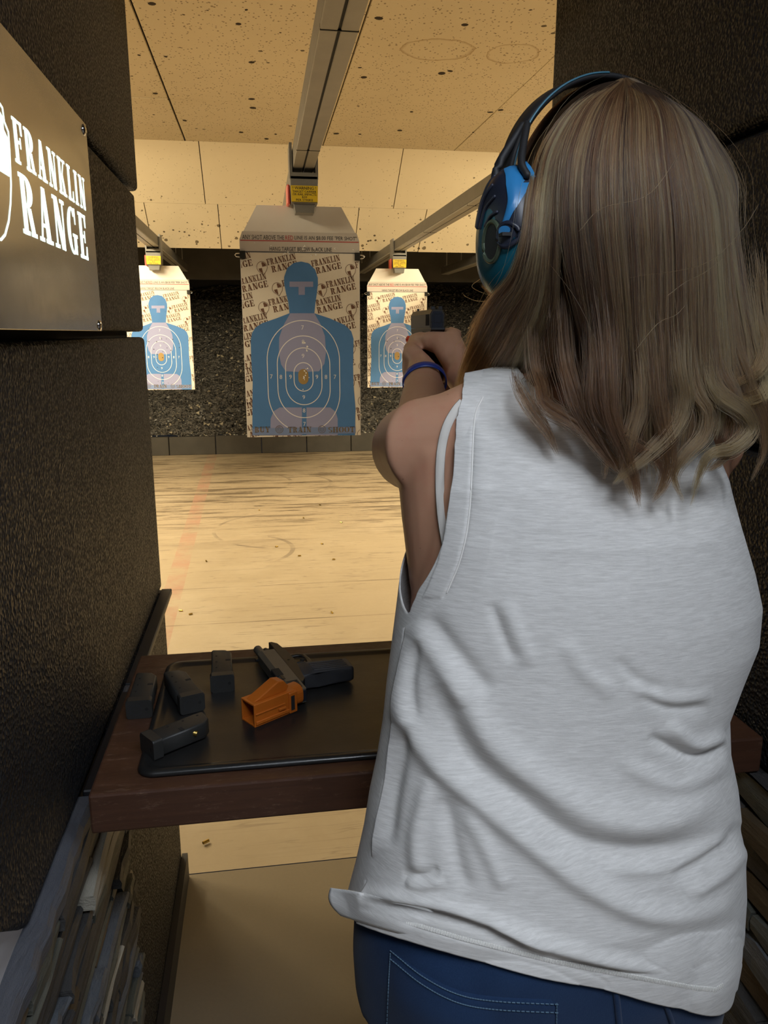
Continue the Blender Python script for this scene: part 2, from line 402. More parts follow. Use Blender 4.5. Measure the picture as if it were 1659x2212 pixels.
# ------------------------------------------------------------------ lettering: a slab-serif stencil alphabet and plain text
def _arc(cx, cy, ro, ri, a0, a1, n=14):
    A = np.radians(np.linspace(a0, a1, n))
    return [(cx+ro[0]*math.cos(a), cy+ro[1]*math.sin(a)) for a in A]+[(cx+ri[0]*math.cos(a), cy+ri[1]*math.sin(a)) for a in A[::-1]]
def _r(x0, y0, x1, y1): return [(x0, y0), (x1, y0), (x1, y1), (x0, y1)]
def _p(b0, b1, y0, t0, t1, y1): return [(b0, y0), (b1, y0), (t1, y1), (t0, y1)]
S = 0.075
GL = {
 'I': (0.36, [_r(.08, 0, .28, 1), _r(0, 0, .36, S), _r(0, 1-S, .36, 1)]),
 'F': (0.60, [_r(.07, 0, .27, 1), _r(0, 0, .36, S), _r(0, 1-S, .60, 1), _p(.52, .60, .70, .46, .60, 1), _r(.29, .47, .44, .54), _r(.42, .38, .48, .63)]),
 'L': (0.58, [_r(.07, 0, .27, 1), _r(0, 1-S, .36, 1), _r(0, 0, .58, S), _p(.44, .58, 0, .52, .58, .32)]),
 'E': (0.60, [_r(.07, 0, .27, 1), _r(0, 1-S, .58, 1), _r(0, 0, .60, S), _p(.46, .60, 0, .54, .60, .30), _p(.51, .58, .72, .45, .58, 1), _r(.29, .47, .44, .54), _r(.42, .37, .48, .64)]),
 'R': (0.68, [_r(.07, 0, .25, 1), _r(0, 0, .33, S), _r(0, 1-S, .30, 1), _arc(.29, .735, (.31, .265), (.06, .19), -90, 90), _p(.42, .60, S, .29, .47, .48), _r(.40, 0, .68, S)]),
 'A': (0.74, [_p(.09, .16, 0, .30, .37, 1), _p(.41, .64, 0, .28, .46, 1), _r(.17, .27, .44, .34), _r(0, 0, .25, S), _r(.35, 0, .74, S)]),
 'N': (0.74, [_r(.10, 0, .17, 1), _r(.57, 0, .64, 1), _p(.42, .64, 0, .06, .29, 1), _r(0, 0, .27, S), _r(0, 1-S, .25, 1), _r(.47, 1-S, .74, 1)]),
 'K': (0.74, [_r(.07, 0, .26, 1), _r(0, 0, .34, S), _r(0, 1-S, .34, 1), _p(.28, .36, .42, .55, .63, 1), _p(.45, .67, 0, .31, .44, .58), _r(.42, 1-S, .72, 1), _r(.40, 0, .74, S)]),
 'G': (0.70, [_arc(.35, .5, (.35, .5), (.14, .43), 45, 325, 24), _r(.43, .02, .62, .42), _r(.36, .38, .70, .45), _p(.56, .61, .66, .50, .61, 1)]),
 'B': (0.66, [_r(.07, 0, .25, 1), _r(0, 0, .30, S), _r(0, 1-S, .30, 1), _arc(.29, .755, (.28, .245), (.08, .17), -90, 90), _arc(.29, .26, (.34, .26), (.10, .185), -90, 90)]),
 'U': (0.72, [_r(.07, .22, .27, 1), _r(.54, .25, .61, 1), _arc(.34, .26, (.27, .26), (.07, .19), 180, 360), _r(0, 1-S, .35, 1), _r(.45, 1-S, .72, 1)]),
 'Y': (0.70, [_r(.25, 0, .45, .45), _p(.25, .45, .42, .05, .27, 1), _p(.38, .45, .42, .56, .63, 1), _r(.16, 0, .54, S), _r(0, 1-S, .33, 1), _r(.46, 1-S, .70, 1)]),
 'T': (0.66, [_r(.23, 0, .43, 1), _r(.13, 0, .53, S), _r(0, 1-S, .66, 1), _p(0, .06, .68, 0, .14, 1), _p(.60, .66, .68, .52, .66, 1)]),
 'S': (0.58, [_arc(.29, .745, (.27, .255), (.10, .18), 30, 270), _arc(.29, .25, (.29, .25), (.10, .17), -150, 90)]),
 'H': (0.76, [_r(.07, 0, .27, 1), _r(.49, 0, .69, 1), _r(.27, .46, .49, .54), _r(0, 0, .34, S), _r(0, 1-S, .34, 1), _r(.42, 0, .76, S), _r(.42, 1-S, .76, 1)]),
 'O': (0.72, [_arc(.35, .5, (.35, .5), (.14, .43), 94, 266, 20), _arc(.37, .5, (.35, .5), (.14, .43), -86, 86, 20)]),
}
def stencil(text, gap=0.07):
    x, out = 0.0, []
    for ch in text:
        if ch == ' ': x += 0.3; continue
        wd, ps = GL[ch]
        out += [[(px+x, py) for px, py in p] for p in ps]; x += wd+gap
    return x-gap, out
def fit_stencil(text, x0, x1, y0, y1):
    wd, ps = stencil(text); sx, sy = (x1-x0)/wd, (y1-y0)
    return [[(x0+a*sx, y0+b*sy) for a, b in p] for p in ps]
def plain_text(text):
    cu = bpy.data.curves.new('tmp', 'FONT'); cu.body = text; cu.resolution_u = 2
    o = bpy.data.objects.new('tmp', cu); me = bpy.data.meshes.new_from_object(o)
    V = np.array([v.co[:2] for v in me.vertices]); Fc = [tuple(p.vertices) for p in me.polygons]
    bpy.data.objects.remove(o); bpy.data.curves.remove(cu); bpy.data.meshes.remove(me)
    V = V-V.min(0); return V, Fc
def fit_text(text, x0, x1, y0, y1):
    V, Fc = plain_text(text); s = V.max(0); V = V/s*np.array([x1-x0, y1-y0])+np.array([x0, y0]); return V, Fc
def polys_mesh(name, polys, put3, mat, parent=None, texts=(), clip=None, **kw):
    """flat print: polygons / text triangles in 2-D placed by put3(x, y)"""
    bm = bmesh.new()
    for p in polys:
        try: bm.faces.new([bm.verts.new((x, y, 0)) for x, y in p])
        except ValueError: pass
    for V, Fc in texts:
        vs = [bm.verts.new((x, y, 0)) for x, y in V]
        for f in Fc:
            try: bm.faces.new([vs[i] for i in f])
            except ValueError: pass
    bm.normal_update(); bmesh.ops.triangulate(bm, faces=bm.faces[:], ngon_method='EAR_CLIP')
    if clip:
        for co, no in clip:
            bmesh.ops.bisect_plane(bm, geom=bm.verts[:]+bm.edges[:]+bm.faces[:], plane_co=(co[0], co[1], 0), plane_no=(no[0], no[1], 0), clear_outer=True)
    for f in bm.faces:
        f.normal_update()
        if f.normal.z < 0: f.normal_flip()
    for v in bm.verts: v.co = Vector([float(c) for c in put3(v.co.x, v.co.y)])
    me = bpy.data.meshes.new(name); bm.to_mesh(me); bm.free(); me.materials.append(mat)
    return put(bpy.data.objects.new(name, me), parent, **kw)
# ================================================================== THE PLACE
XL, XR, YE = -0.267, 0.664, 1.90          # faces of the booth's two partitions and their far end
ST = dict(kind='structure')

mesh('floor', [(-7, 1.905, -0.004), (7, 1.905, -0.004), (7, 9.62, -0.004), (-7, 9.62, -0.004)], [(0, 1, 2, 3)], MAT['floor'], label='scuffed tan concrete range floor beyond the firing bench', **ST)
bm = bmesh.new(); addbox(bm, (XL-0.02, -3.5, -0.05), (XR+0.02, 1.90, 0.0), 0.004)
bmobj('floor_booth', bm, MAT['stallfloor'], label='dull brown concrete floor under the bench', **ST)
mesh('floor_tile', [(-7, -3.5, -0.002), (XL-0.02, -3.5, -0.002), (XL-0.02, 1.9, -0.002), (-7, 1.9, -0.002)], [(0, 1, 2, 3)], MAT['tile'], label='pale floor seen past the foam partition', **ST)
mesh('floor_lane', [(XR+0.02, -3.5, -0.002), (7, -3.5, -0.002), (7, 1.9, -0.002), (XR+0.02, 1.9, -0.002)], [(0, 1, 2, 3)], MAT['tile'], label='pale floor of the neighbouring booth', **ST)

# ---- ceiling of mineral panels, joints recessed
ce = box('ceiling', (-7, 1.9, 3.154), (7, 7.62, 3.22), MAT['black'], label='tan pocked acoustic panel ceiling over the range', **ST)
XS = [-6.762, -5.531, -4.3, -3.069, -1.838, -0.605, 0.626, 1.857, 3.088, 4.319, 5.55, 6.78]; YS = [1.95, 3.70, 6.34, 7.614]
for i in range(len(XS)-1):
    for j in range(len(YS)-1):
        g = 0.007 if abs(XS[i]+0.605) < .01 else 0.003
        box('panel', (XS[i]+g, YS[j]+0.0025, 3.122+random.uniform(-.002, .002)), (XS[i+1]-(0.007 if abs(XS[i+1]+0.605) < .01 or abs(XS[i+1]-.626) < .01 else .003), YS[j+1]-0.0025, 3.145), MAT['ceil'], ce, 0.002)
gs = []
for a_, b_ in ((445, 38), (85, 15), (465, 238), (470, 412), (425, 505), (522, 530), (92, 437), (557, 512), (893, 295), (950, 70), (1278, 95), (1190, 280), (1222, 271), (788, 510), (878, 512), (1310, 505), (36, 211), (138, 216), (1375, 428), (1415, 420), (465, 378), (98, 357), (150, 380), (1075, 427), (878, 258), (415, 92), (1030, 498), (210, 460)):
    p = on(280+a_/1.765, b_/1.765, 2, 3.121); s = random.uniform(.008, .024)
    gs.append(ellipsoid_geo((p[0], p[1], 3.1215), (s*random.uniform(.8, 1.5), s*1.2, .003), random.uniform(0, 3), 9, 6))
V, Fc = merge(gs); mesh('pock_marks', V, Fc, plain('burnt_pock', (.035, .022, .012), .9), ce, kind='stuff')
# ---- sloping baffle: two rows of panels
A0, A1 = np.array([0, 7.614, 3.124]), np.array([0, 8.64, 2.314]); sl = (A1-A0)/np.linalg.norm(A1-A0); nb = np.cross(sl, [1, 0, 0]); nb = nb if nb[2] < 0 else -nb
ba = mesh('wall_baffle', [tuple(A0+np.array([-7, 0, 0])-nb*.03), tuple(A0+np.array([7, 0, 0])-nb*.03), tuple(A1+np.array([7, 0, 0])-nb*.03), tuple(A1+np.array([-7, 0, 0])-nb*.03)], [(0, 1, 2, 3)], MAT['black'], label='sloping tan baffle pocked with fragment marks above the bullet trap', **ST)
mid = onp(650, 446, A0, nb); smid = float((mid-A0)@sl); send = float(np.linalg.norm(A1-A0))
def xon(px, py): return float(onp(px, py, A0, nb)[0])
def brow(xs, s0, s1):
    for a, b in zip(xs[:-1], xs[1:]):
        p = [A0+sl*s0+np.array([a+.004, 0, 0]), A0+sl*s0+np.array([b-.004, 0, 0]), A0+sl*(s1-.004)+np.array([b-.004, 0, 0]), A0+sl*(s1-.004)+np.array([a+.004, 0, 0])]
        jit = random.uniform(0, .004)
        V = [tuple(q+nb*jit) for q in p]+[tuple(q-nb*.028) for q in p]
        mesh('panel', V, [(0, 1, 2, 3), (7, 6, 5, 4), (0, 4, 5, 1), (1, 5, 6, 2), (2, 6, 7, 3), (3, 7, 4, 0)], MAT['baffle'], ba)
a, b = xon(436, 370), xon(860, 390); pt = (b-a)/2
brow([a+pt*k for k in range(-7, 8)], 0, smid)
a, b = xon(474, 485), xon(771, 490); pt = (b-a)/2
brow([a+pt*k for k in range(-8, 9)], smid, send)
# ---- dark lintel below the baffle and the void above the trap
box('wall_lintel', (-7, 10.60, 2.13), (7, 10.68, 2.90), MAT['dark'], label='dark steel lintel under the sloping baffle', **ST)
box('wall_trap_roof', (-7, 8.7, 2.9), (7, 13.2, 3.0), MAT['black'], label='black roof over the bullet trap', **ST)
box('wall_back', (-7, 13.1, 0), (7, 13.2, 3.0), MAT['black'], label='black wall behind the bullet trap', **ST)
box('wall_range_left', (-7.1, -3.5, 0), (-7.0, 13.2, 3.22), MAT['baffle'], label='tan side wall of the range', **ST)
box('wall_range_right', (7.0, -3.5, 0), (7.1, 13.2, 3.22), MAT['baffle'], label='tan far side wall of the range', **ST)
box('wall_rear', (-7, -3.6, 0), (7, -3.5, 2.75), plain('grey_paint', (0.30, 0.30, 0.32), .7), label='grey wall behind the shooters', **ST)
box('ceiling_booth', (-7, -3.5, 2.66), (7, 1.9, 2.72), plain('booth_ceiling_paint', (0.25, 0.25, 0.26), .8), label='grey ceiling above the firing line', **ST)
# steel posts of the trap frame
for px, top, bot in ((400, 575, 612), (905, 588, 600)):
    p = at(px, top, 10.64); q = at(px, bot, 10.64)
    box('trap_post', (p[0]-.04, 10.605, q[2]), (p[0]+.04, 10.675, 2.13), MAT['white'], label='short pale post under the lintel beside the %s target' % ('cropped blue' if px < 600 else 'bright blue'), category='post')

# ---- bullet trap: slope of black rubber granules
NXB, NYB = 160, 90
V = []; Fc = []
for j in range(NYB+1):
    for i in range(NXB+1):
        x = -5+10.5*i/NXB; f = j/NYB; y = 9.66+3.4*f; z = 0.20+2.0*f
        z += 0.035*math.sin(x*2.1+y)+0.02*math.sin(x*5.3-y*3)+random.uniform(-.02, .02)
        V.append((x, y+random.uniform(-.02, .02), z))
for j in range(NYB):
    for i in range(NXB): k = j*(NXB+1)+i; Fc.append((k, k+1, k+NXB+2, k+NXB+1))
be = mesh('wall_backstop', V, Fc, MAT['berm'], label='slope of black shredded rubber granules at the end of the range', **ST)
cv, cf = [], []
for k in range(15000):
    f = random.random()**1.25; x = random.uniform(-2.6, 4.2); y = 9.66+3.2*f; z = 0.205+2.0*(y-9.66)/3.4+0.035*math.sin(x*2.1+y)+0.02*math.sin(x*5.3-y*3)+random.uniform(-.005, .025)
    s = random.uniform(.010, .032); c = Vector((x, y, z)); b0 = len(cv)
    q = Vector((random.gauss(0, 1), random.gauss(0, 1), random.gauss(0, 1))).to_track_quat('Z', 'Y')
    for p in ((1, 0, 0), (-.5, .8, 0), (-.5, -.8, .1), (.1, .1, .55)): cv.append(tuple(c+q@Vector(p)*s))
    cf += [(b0, b0+2, b0+1), (b0, b0+1, b0+3), (b0+1, b0+2, b0+3), (b0+2, b0, b0+3)]
ch = mesh('granules', cv, cf, None, be, kind='stuff')
ch.data.materials.append(plain('rubber_chip', (0.085, 0.08, 0.072), 0.42, var=.5, vscale=8))
ch.data.materials.append(plain('pale_sparkle_chip', (0.34, 0.30, 0.22), 0.6))  # paler chips put the sparkle of the lit granules into colour
ch.data.polygons.foreach_set('material_index', [1 if (i//4) % 11 == 0 else 0 for i in range(len(cf))])
# ---- dark curb of blocks holding the granules
cu = empty('wall_curb', (0, 9.6, 0), label='low dark curb of rubber blocks in front of the bullet trap', **ST)
x0 = at(365, 960, 9.62)[0]; bw = (at(466, 960, 9.62)[0]-x0)
for k in range(-6, 10):
    box('block', (x0+bw*k+.004, 9.60-9.6+random.uniform(0, .012), -.004), (x0+bw*(k+1)-.004, 0.10, 0.225+random.uniform(-.006, .006)), MAT['dark'], cu, .006)
gl = []
for k in range(70):   # fragments lying along the curb top
    x = random.uniform(-2, 3); s = random.uniform(.006, .016)
    gl.append(ellipsoid_geo((x, 9.62-9.6+random.uniform(0, .07), .228), (s, s, s*.5), 0, 6, 4))
V, Fc = merge(gl); mesh('fragments', V, Fc, plain('lead_fragment', (.5, .48, .42), .5), cu, kind='stuff')

# ---- booth partitions clad in foam
wl = box('wall_left', (-0.447, 0.78, 0.0), (XL-0.035, YE-.03, 2.70), MAT['black'], label='partition on the sign side of the booth, clad in black rubber foam and slate', **ST)
def foam_poly(parent, yz, x0, x1, bev=0.012):
    M4 = Matrix(((0, 0, 1, 0), (1, 0, 0, 0), (0, 1, 0, 0), (0, 0, 0, 1)))
    return prism('foam_panel', yz, x0, x1, MAT['foam'], parent, M4, bev, 3)
S1, S2, LED = 1.763, 1.448, 0.832
foam_poly(wl, [(0.15, S1+.006), (YE+.06, S1+.006), (YE+.06, 2.70), (0.15, 2.70)], XL-0.05, XL)
foam_poly(wl, [(0.15, S2+.006), (YE+.012, S2+.006), (YE+.012, S1-.006), (0.15, S1-.006)], XL-0.05, XL-.002)
foam_poly(wl, [(0.748, LED), (YE-.01, LED), (YE-.01, S2-.006), (0.15, S2-.006), (0.15, 1.12), (0.42, 1.06), (0.60, 0.955), (0.676, 0.892)], XL-0.05, XL+.002)
foam_poly(wl, [(1.20, 0.0), (YE-.01, 0.0), (YE-.01, LED-.004), (1.20, LED-.004)], XL-0.05, XL+.006)
box('near_board', (-0.447, .772, 0), (XL-.012, .78, LED+.06), MAT['tile'], wl)
box('end_board', (-0.447, YE-.03, 0), (XL-.045, YE, 2.70), MAT['black'], wl)
tr = empty('trim_1', (0, 0, 0), label='black rubber strip lying along the ledge beside the bench', **ST)
box('strip', (XL+.003, 0.995, LED-.012), (XL+.033, 1.30, LED+.006), MAT['blackrub'], tr, .002)
box('strip', (XL+.003, 1.335, LED-.010), (XL+.028, 1.87, LED+.004), MAT['blackrub'], tr, .002)
box('joint', (XL+.003, 1.30, LED-.012), (XL+.030, 1.335, LED+.002), MAT['cap'], tr, .002)
box('baseboard_left', (XL+.007, 1.205, 0), (XL+.022, YE-.012, 0.075), MAT['blackrub'], label='dark baseboard at the foot of the foam partition', **ST)

def stones(parent, x_in, sgn, y0, y1, z0, z1, hmin, hmax, lmin, lmax, weights, tilt=0.0, ragged=True):
    z = z0
    while z < z1:
        h = random.uniform(hmin, hmax); y = y0-random.uniform(0, lmin)
        if z+h > z1: h = z1-z+.001
        while y < y1:
            l = random.uniform(lmin, lmax); ye = min(y+l, y1+random.uniform(-.02, .02) if ragged else y1)
            d = random.uniform(.004, .022); mt = random.choices(STONES, weights)[0]
            if ye-y > .02 and h > .004:
                bm = bmesh.new()
                nseg = 5; ys = np.linspace(y+.0015, ye-.0015, nseg); top, bot, dep = [], [], []
                for q in ys:
                    top.append(z+h-.001+random.uniform(-.10, .04)*h); bot.append(z+.001+random.uniform(-.04, .10)*h); dep.append(d*random.uniform(.75, 1.15))
                top[0] -= .1*h; top[-1] -= random.uniform(0, .4)*h; bot[-1] += random.uniform(0, .3)*h
                rings = []
                for k in range(nseg):
                    o = x_in+sgn*dep[k]; bk = x_in-sgn*.02
                    rings.append([bm.verts.new((bk, ys[k], bot[k])), bm.verts.new((o-sgn*.002, ys[k], bot[k])), bm.verts.new((o, ys[k], bot[k]*.45+top[k]*.55)), bm.verts.new((o-sgn*.003, ys[k], top[k])), bm.verts.new((bk, ys[k], top[k]))])
                for k in range(nseg-1):
                    for q in range(5): bm.faces.new((rings[k][q], rings[k][(q+1) % 5], rings[k+1][(q+1) % 5], rings[k+1][q]))
                bm.faces.new(rings[0]); bm.faces.new(rings[-1])
                if tilt:
                    for v in bm.verts: v.co.z += tilt*(v.co.y-y0)
                bmobj('stone', bm, mt, parent)
            y = ye+.001
            if ye >= y1-.03: break
        z += h
stones(wl, XL+.004, 1, 0.30, 1.23, 0.10, LED-.024, .014, .036, .10, .34, (5, 4, 2.2, 1.3, 2))
box('stone_backing', (XL-.008, 0.25, 0), (XL-.001, 1.22, LED-.03), MAT['black'], wl)
# grey stone cap, slightly ragged
bm = bmesh.new(); n = 26; ys = np.linspace(0.25, 0.992, n); R0 = []
for y in ys:
    wdt = XL+.015+random.uniform(0, .006); zt = LED+random.uniform(-.0015, .0015)
    R0.append([bm.verts.new((XL-.006, y, LED-.028)), bm.verts.new((wdt, y, LED-.028)), bm.verts.new((wdt+.002, y, LED-.010)), bm.verts.new((wdt-.003, y, zt)), bm.verts.new((XL-.006, y, zt))])
for k in range(n-1):
    for q in range(5): bm.faces.new((R0[k][q], R0[k][(q+1) % 5], R0[k+1][(q+1) % 5], R0[k+1][q]))
bm.faces.new(R0[0]); bm.faces.new(R0[-1]); bmobj('stone_cap', bm, MAT['cap'], wl)

wr = box('wall_right', (XR+.035, 0.0, 0.0), (0.844, YE-.03, 2.70), MAT['black'], label='partition behind the shooter, clad in black rubber foam and dark slate', **ST)
S3 = 1.72
foam_poly(wr, [(0.15, S3+.005), (YE-.08, S3+.005), (YE-.08, 2.70), (0.15, 2.70)], XR, XR+.05, .016)
foam_poly(wr, [(0.15, 1.30), (YE-.08, 1.30), (YE-.08, S3-.005), (0.15, S3-.005)], XR+.001, XR+.05, .016)
foam_poly(wr, [(0.15, 0.86), (YE-.08, 0.86), (YE-.08, 1.29), (0.15, 1.29)], XR, XR+.05)
foam_poly(wr, [(1.15, 0.0), (YE-.08, 0.0), (YE-.08, 0.85), (1.15, 0.85)], XR, XR+.05)
box('stone_backing', (XR-.004, 0.25, 0), (XR+.04, 1.15, .86), MAT['black'], wr)
stones(wr, XR-.010, -1, 0.45, 1.15, 0.16, .86, .026, .055, .12, .32, (7, 3, 0.9, 0.5, 1.6))

# ---- firing bench
tb = empty('bench', (0.2, 1.07, 0.0), label='dark stained wooden firing bench spanning the booth', category='bench')
def lw(o, par):   # keep world placement under a translated empty
    o.location = Vector(o.location)-Vector(par.location); return o
TX0, TX1, TY0, TY1, TZ = -0.222, 0.657, 0.858, 1.273, 0.915
lw(box('bench_top', (TX0, TY0, TZ-.052), (TX1, TY1, TZ), MAT['wood'], tb, .003, 2), tb)
lw(box('cleat', (TX0+.002, 1.0, TZ-.115), (TX0+.035, 1.25, TZ-.053), MAT['wood'], tb, .002), tb)
lw(box('cleat', (TX1-.035, 1.0, TZ-.115), (TX1-.002, 1.25, TZ-.053), MAT['wood'], tb, .002), tb)

# ---- ceiling rails, carriers and targets
def rail(cx, y0, y1, label, rods=True):
    r = empty('carrier_rail', (cx, y0, 2.21), label=label, category='rail', group='overhead target rails'); L = y1-y0
    box('rail_web', (-.050, 0, .012), (-.044, L, .084), MAT['railside'], r)
    box('rail_web', (.044, 0, .012), (.050, L, .084), MAT['railside'], r)
    box('rail_flange', (-.050, 0, 0), (-.004, L, .012), MAT['alu'], r, .002)
    box('rail_flange', (.004, 0, 0), (.050, L, .012), MAT['alu'], r, .002)
    box('rail_top', (-.050, 0, .084), (.050, L, .090), MAT['railside'], r)
    box('rail_core', (-.004, 0, .004), (.004, L, .084), MAT['black'], r)
    for y, top_ in ((.55, .45), (.95, .91)) + (((9.36, .69), (8.6, .69)) if rods else ()):
        b = cyl('hanger_rod', (0, y, .09), (0, y, top_), .006, MAT['galv'], r, n=8)
        box('hanger_bracket', (-.03, y-.02, .088), (.03, y+.02, .105), MAT['galv'], r)
    k = 2.05
    for yy in (1.25, 2.6, 3.9, 5.2):
        if yy < L: box('splice_plate', (-.0505, yy, -.0015), (.0505, yy+.004, .013), MAT['black'], r)
    return r
LX, MX, RX = -0.93, 0.228, 1.322
rail(MX, 0.95, 8.6, 'grey steel target rail overhead that carries the nearest target', False)
rail(LX, 0.95, 10.4, 'grey target rail above the target half hidden by the foam partition')
rail(RX, 0.95, 10.4, 'pale grey target rail slanting down to the target behind the pistol')
rail(RX+1.12, 0.95, 10.4, 'farther pale target rail that slants behind the earmuffs')
MAT['paper'] = plain('cream_target_paper', (0.80, 0.74, 0.64), .8, var=.05, vscale=6)
t = NT('white_corrugated_plastic'); t.set(col=t.mix(t.noise(8, 4), (0.80, 0.76, 0.70), (0.88, 0.85, 0.80)), rough=.55, trans=0.0); MAT['board'] = t.m
MAT['blue'] = plain('blue_ink', (0.075, 0.215, 0.50), .75, var=.10, vscale=10)
MAT['lav'] = plain('lavender_ink', (0.31, 0.33, 0.54), .75, var=.06, vscale=10)
MAT['wink'] = plain('white_ink', (0.80, 0.80, 0.82), .75)
MAT['brown'] = plain('brown_ink', (0.17, 0.085, 0.055), .75)
MAT['gold'] = plain('gold_ink', (0.36, 0.24, 0.085), .7, var=.1)
MAT['tan'] = plain('grey_gold_ink', (0.17, 0.13, 0.085), .7)
MAT['redink'] = plain('red_ink', (0.50, 0.05, 0.05), .7)
MAT['band'] = plain('grey_film', (0.62, 0.58, 0.54), .6)
MAT['fleck'] = plain('torn_paper_white', (0.95, 0.95, 0.93), .8)
def carrier(cx, yf, label):
    c = empty('target_carrier', (cx, yf, 2.05), label=label, category='carrier', group='target carriers')
    # cradle with a notch for the rail, box below, clamp, sticker
    prism('cradle', [(-.067, .11), (.067, .11), (.067, .268), (.054, .268), (.054, .138), (-.054, .138), (-.054, .268), (-.067, .268)], 0, .16, MAT['carrier'], c, Matrix(((1, 0, 0, 0), (0, 0, 1, 0), (0, 1, 0, 0), (0, 0, 0, 1))))
    prism('housing', [(-.062, .003), (.062, .003), (.067, .125), (-.067, .125)], .0, .17, MAT['carrier'], c, Matrix(((1, 0, 0, 0), (0, 0, 1, 0), (0, 1, 0, 0), (0, 0, 0, 1))), .004)
    prism('clamp', [(-.044, -.040), (.044, -.040), (.052, .006), (-.052, .006)], .012, .094, MAT['carrier'], c, Matrix(((1, 0, 0, 0), (0, 0, 1, 0), (0, 1, 0, 0), (0, 0, 0, 1))), .003)
    box('marker_lamp', (-.082, .03, .0), (-.0665, .15, .09), MAT['redlamp'], c, .005)
    s = mesh('warning_sticker', [(-.062, -.0015, .006), (.062, -.0015, .006), (.0645, -.0015, .080), (-.0645, -.0015, .080)], [(0, 1, 2, 3)], MAT['yellow'], c)
    tx = [fit_text('! WARNING !', -.055, .055, .062, .076)]
    for k, s_ in enumerate(('TARGET CARRIER', 'OR RAIL IMPACTS', '$20', 'PER STRIKE')):
        wd = (.112, .112, .024, .08)[k]; tx.append(fit_text(s_, -wd/2, wd/2, .0485-.0125*k, .0585-.0125*k))
    polys_mesh('lettering', [_r(-.061, .0065, .061, .0080)], lambda x, y: (x, -.0022, y), MAT['ink'], s, tx)
    return c
BW = 0.290
def target(cx, yf, label, near):
    """board with a trapezoid head, printed paper below; local x across, z up from the paper's lower edge"""
    g = empty('paper_target', (cx, yf, 0.93), label=label, category='target', group='hanging range targets')
    def L(px, py):
        p = at(px, py, 4.0); return (float(p[0])-0.208, float(p[2])-0.93)
    cr = lambda x, y: L(290+x/3.072, 400+y/3.072)
    top = L(655, 445)[1]; sh = L(522, 516)[1]; pz = .905
    prism('board', [(-BW-.004, -.0), (BW+.004, 0), (BW+.004, sh), (.205, top), (-.205, top), (-BW-.004, sh)], 0.004, .010, MAT['board'], g, Matrix(((1, 0, 0, 0), (0, 0, 1, 0), (0, 1, 0, 0), (0, 0, 0, 1))))
    red = sh-.008; blk = pz+.005
    band = mesh('notice_strip', [(-BW-.003, .0035, blk), (BW+.003, .0035, blk), (BW+.003, .0035, sh), (BW-.010, .0035, sh+.036), (-BW+.010, .0035, sh+.036), (-BW-.003, .0035, sh)], [(0, 1, 2, 3, 4, 5)], MAT['band'], g)
    f = lambda d: (lambda x, y: (x, .0035-d, y))
    pre, rd, post = 'ANY SHOT ABOVE THE', 'RED', 'LINE IS AN $8.00 FEE "PER SHOT"'
    polys_mesh('notice_lettering', [_r(-BW, blk-.0015, BW, blk+.0015)], f(.0006), MAT['ink'], band,
               [fit_text(pre, -.280, -.078, red+.007, red+.028), fit_text(post, -.027, .280, red+.007, red+.028), fit_text('HANG TARGET BELOW BLACK LINE', -.150, .155, blk+.005, blk+.024)])
    polys_mesh('red_lettering', [_r(-BW, red, BW, red+.004)], f(.0008), MAT['redink'], band, [fit_text(rd, -.072, -.034, red+.007, red+.028)])
    NX = 24; pv, pf = [], []
    for j in range(13):
        for i in range(NX+1):
            x = -BW+2*BW*i/NX; z = pz*j/12; pv.append((x, 0.0, z))
    for j in range(12):
        for i in range(NX): k = j*(NX+1)+i; pf.append((k, k+1, k+NX+2, k+NX+1))
    pa = mesh('paper', pv, pf, MAT['paper'], g)
    so = pa.modifiers.new('t', 'SOLIDIFY'); so.thickness = .0004; so.offset = -1
    P3 = lambda d: (lambda x, y: (x, -d, y))
    clip = [((BW, 0), (1, 0)), ((-BW, 0), (-1, 0)), ((0, 0), (0, -1))]
    # repeated stencil lettering with a quartered shield
    polys = []
    def logo(x, z, sc=1.0, ang=0.22):
        ca, sa = math.cos(ang), math.sin(ang); q = []
        q += fit_stencil('FRANKLIN', .030, .182, .003, .034); q += fit_stencil('RANGE', .045, .180, -.036, -.004)
        sh_ = [(.028*math.cos(a), .030*math.sin(a)) for a in np.radians(np.linspace(-10, 190, 15))]; sh_ = sh_+[(-.022, -.018), (0, -.040), (.022, -.018)]
        n = len(sh_)
        for i in range(n):
            a, b = sh_[i], sh_[(i+1) % n]; q.append([a, b, (b[0]*.92, b[1]*.92), (a[0]*.92, a[1]*.92)])
        q.append([(.002, .002), (.022, .002), (.021, .013), (.010, .024), (.002, .024)]); q.append([(-.002, -.003), (-.019, -.003), (-.017, -.016), (-.002, -.033)])
        pass
        for p in q: polys.append([(x+(a*ca-b*sa)*sc, z+(a*sa+b*ca)*sc) for a, b in p])
    rows = [(848, 545), (950, 685), (860, 812), (955, 945), (860, 1075), (955, 1195), (860, 1305), (955, 1430), (860, 1530), (955, 1655)]
    for k, (x, y) in enumerate(rows):
        bx, bz = cr(x, y)
        for q in (-2, -1, 0, 1, 2): logo(bx+q*.2187, bz-q*.004, .95)
    polys_mesh('lettering_print', polys, P3(.0005), MAT['brown'], pa, clip=clip)
    # blue silhouette
    hl = [(1108, 507), (1060, 515), (1015, 550), (995, 610), (995, 655), (1008, 720), (1022, 775), (1030, 850), (940, 885), (850, 915), (805, 945), (782, 980), (773, 1030), (776, 1150), (786, 1300), (784, 1450), (784, 1660)]
    hr = [(1455, 1660), (1465, 1660), (1468, 1480), (1455, 1330), (1452, 1200), (1455, 1020), (1440, 970), (1400, 930), (1300, 885), (1195, 850), (1203, 775), (1212, 715), (1219, 655), (1218, 615), (1200, 560), (1160, 520)]
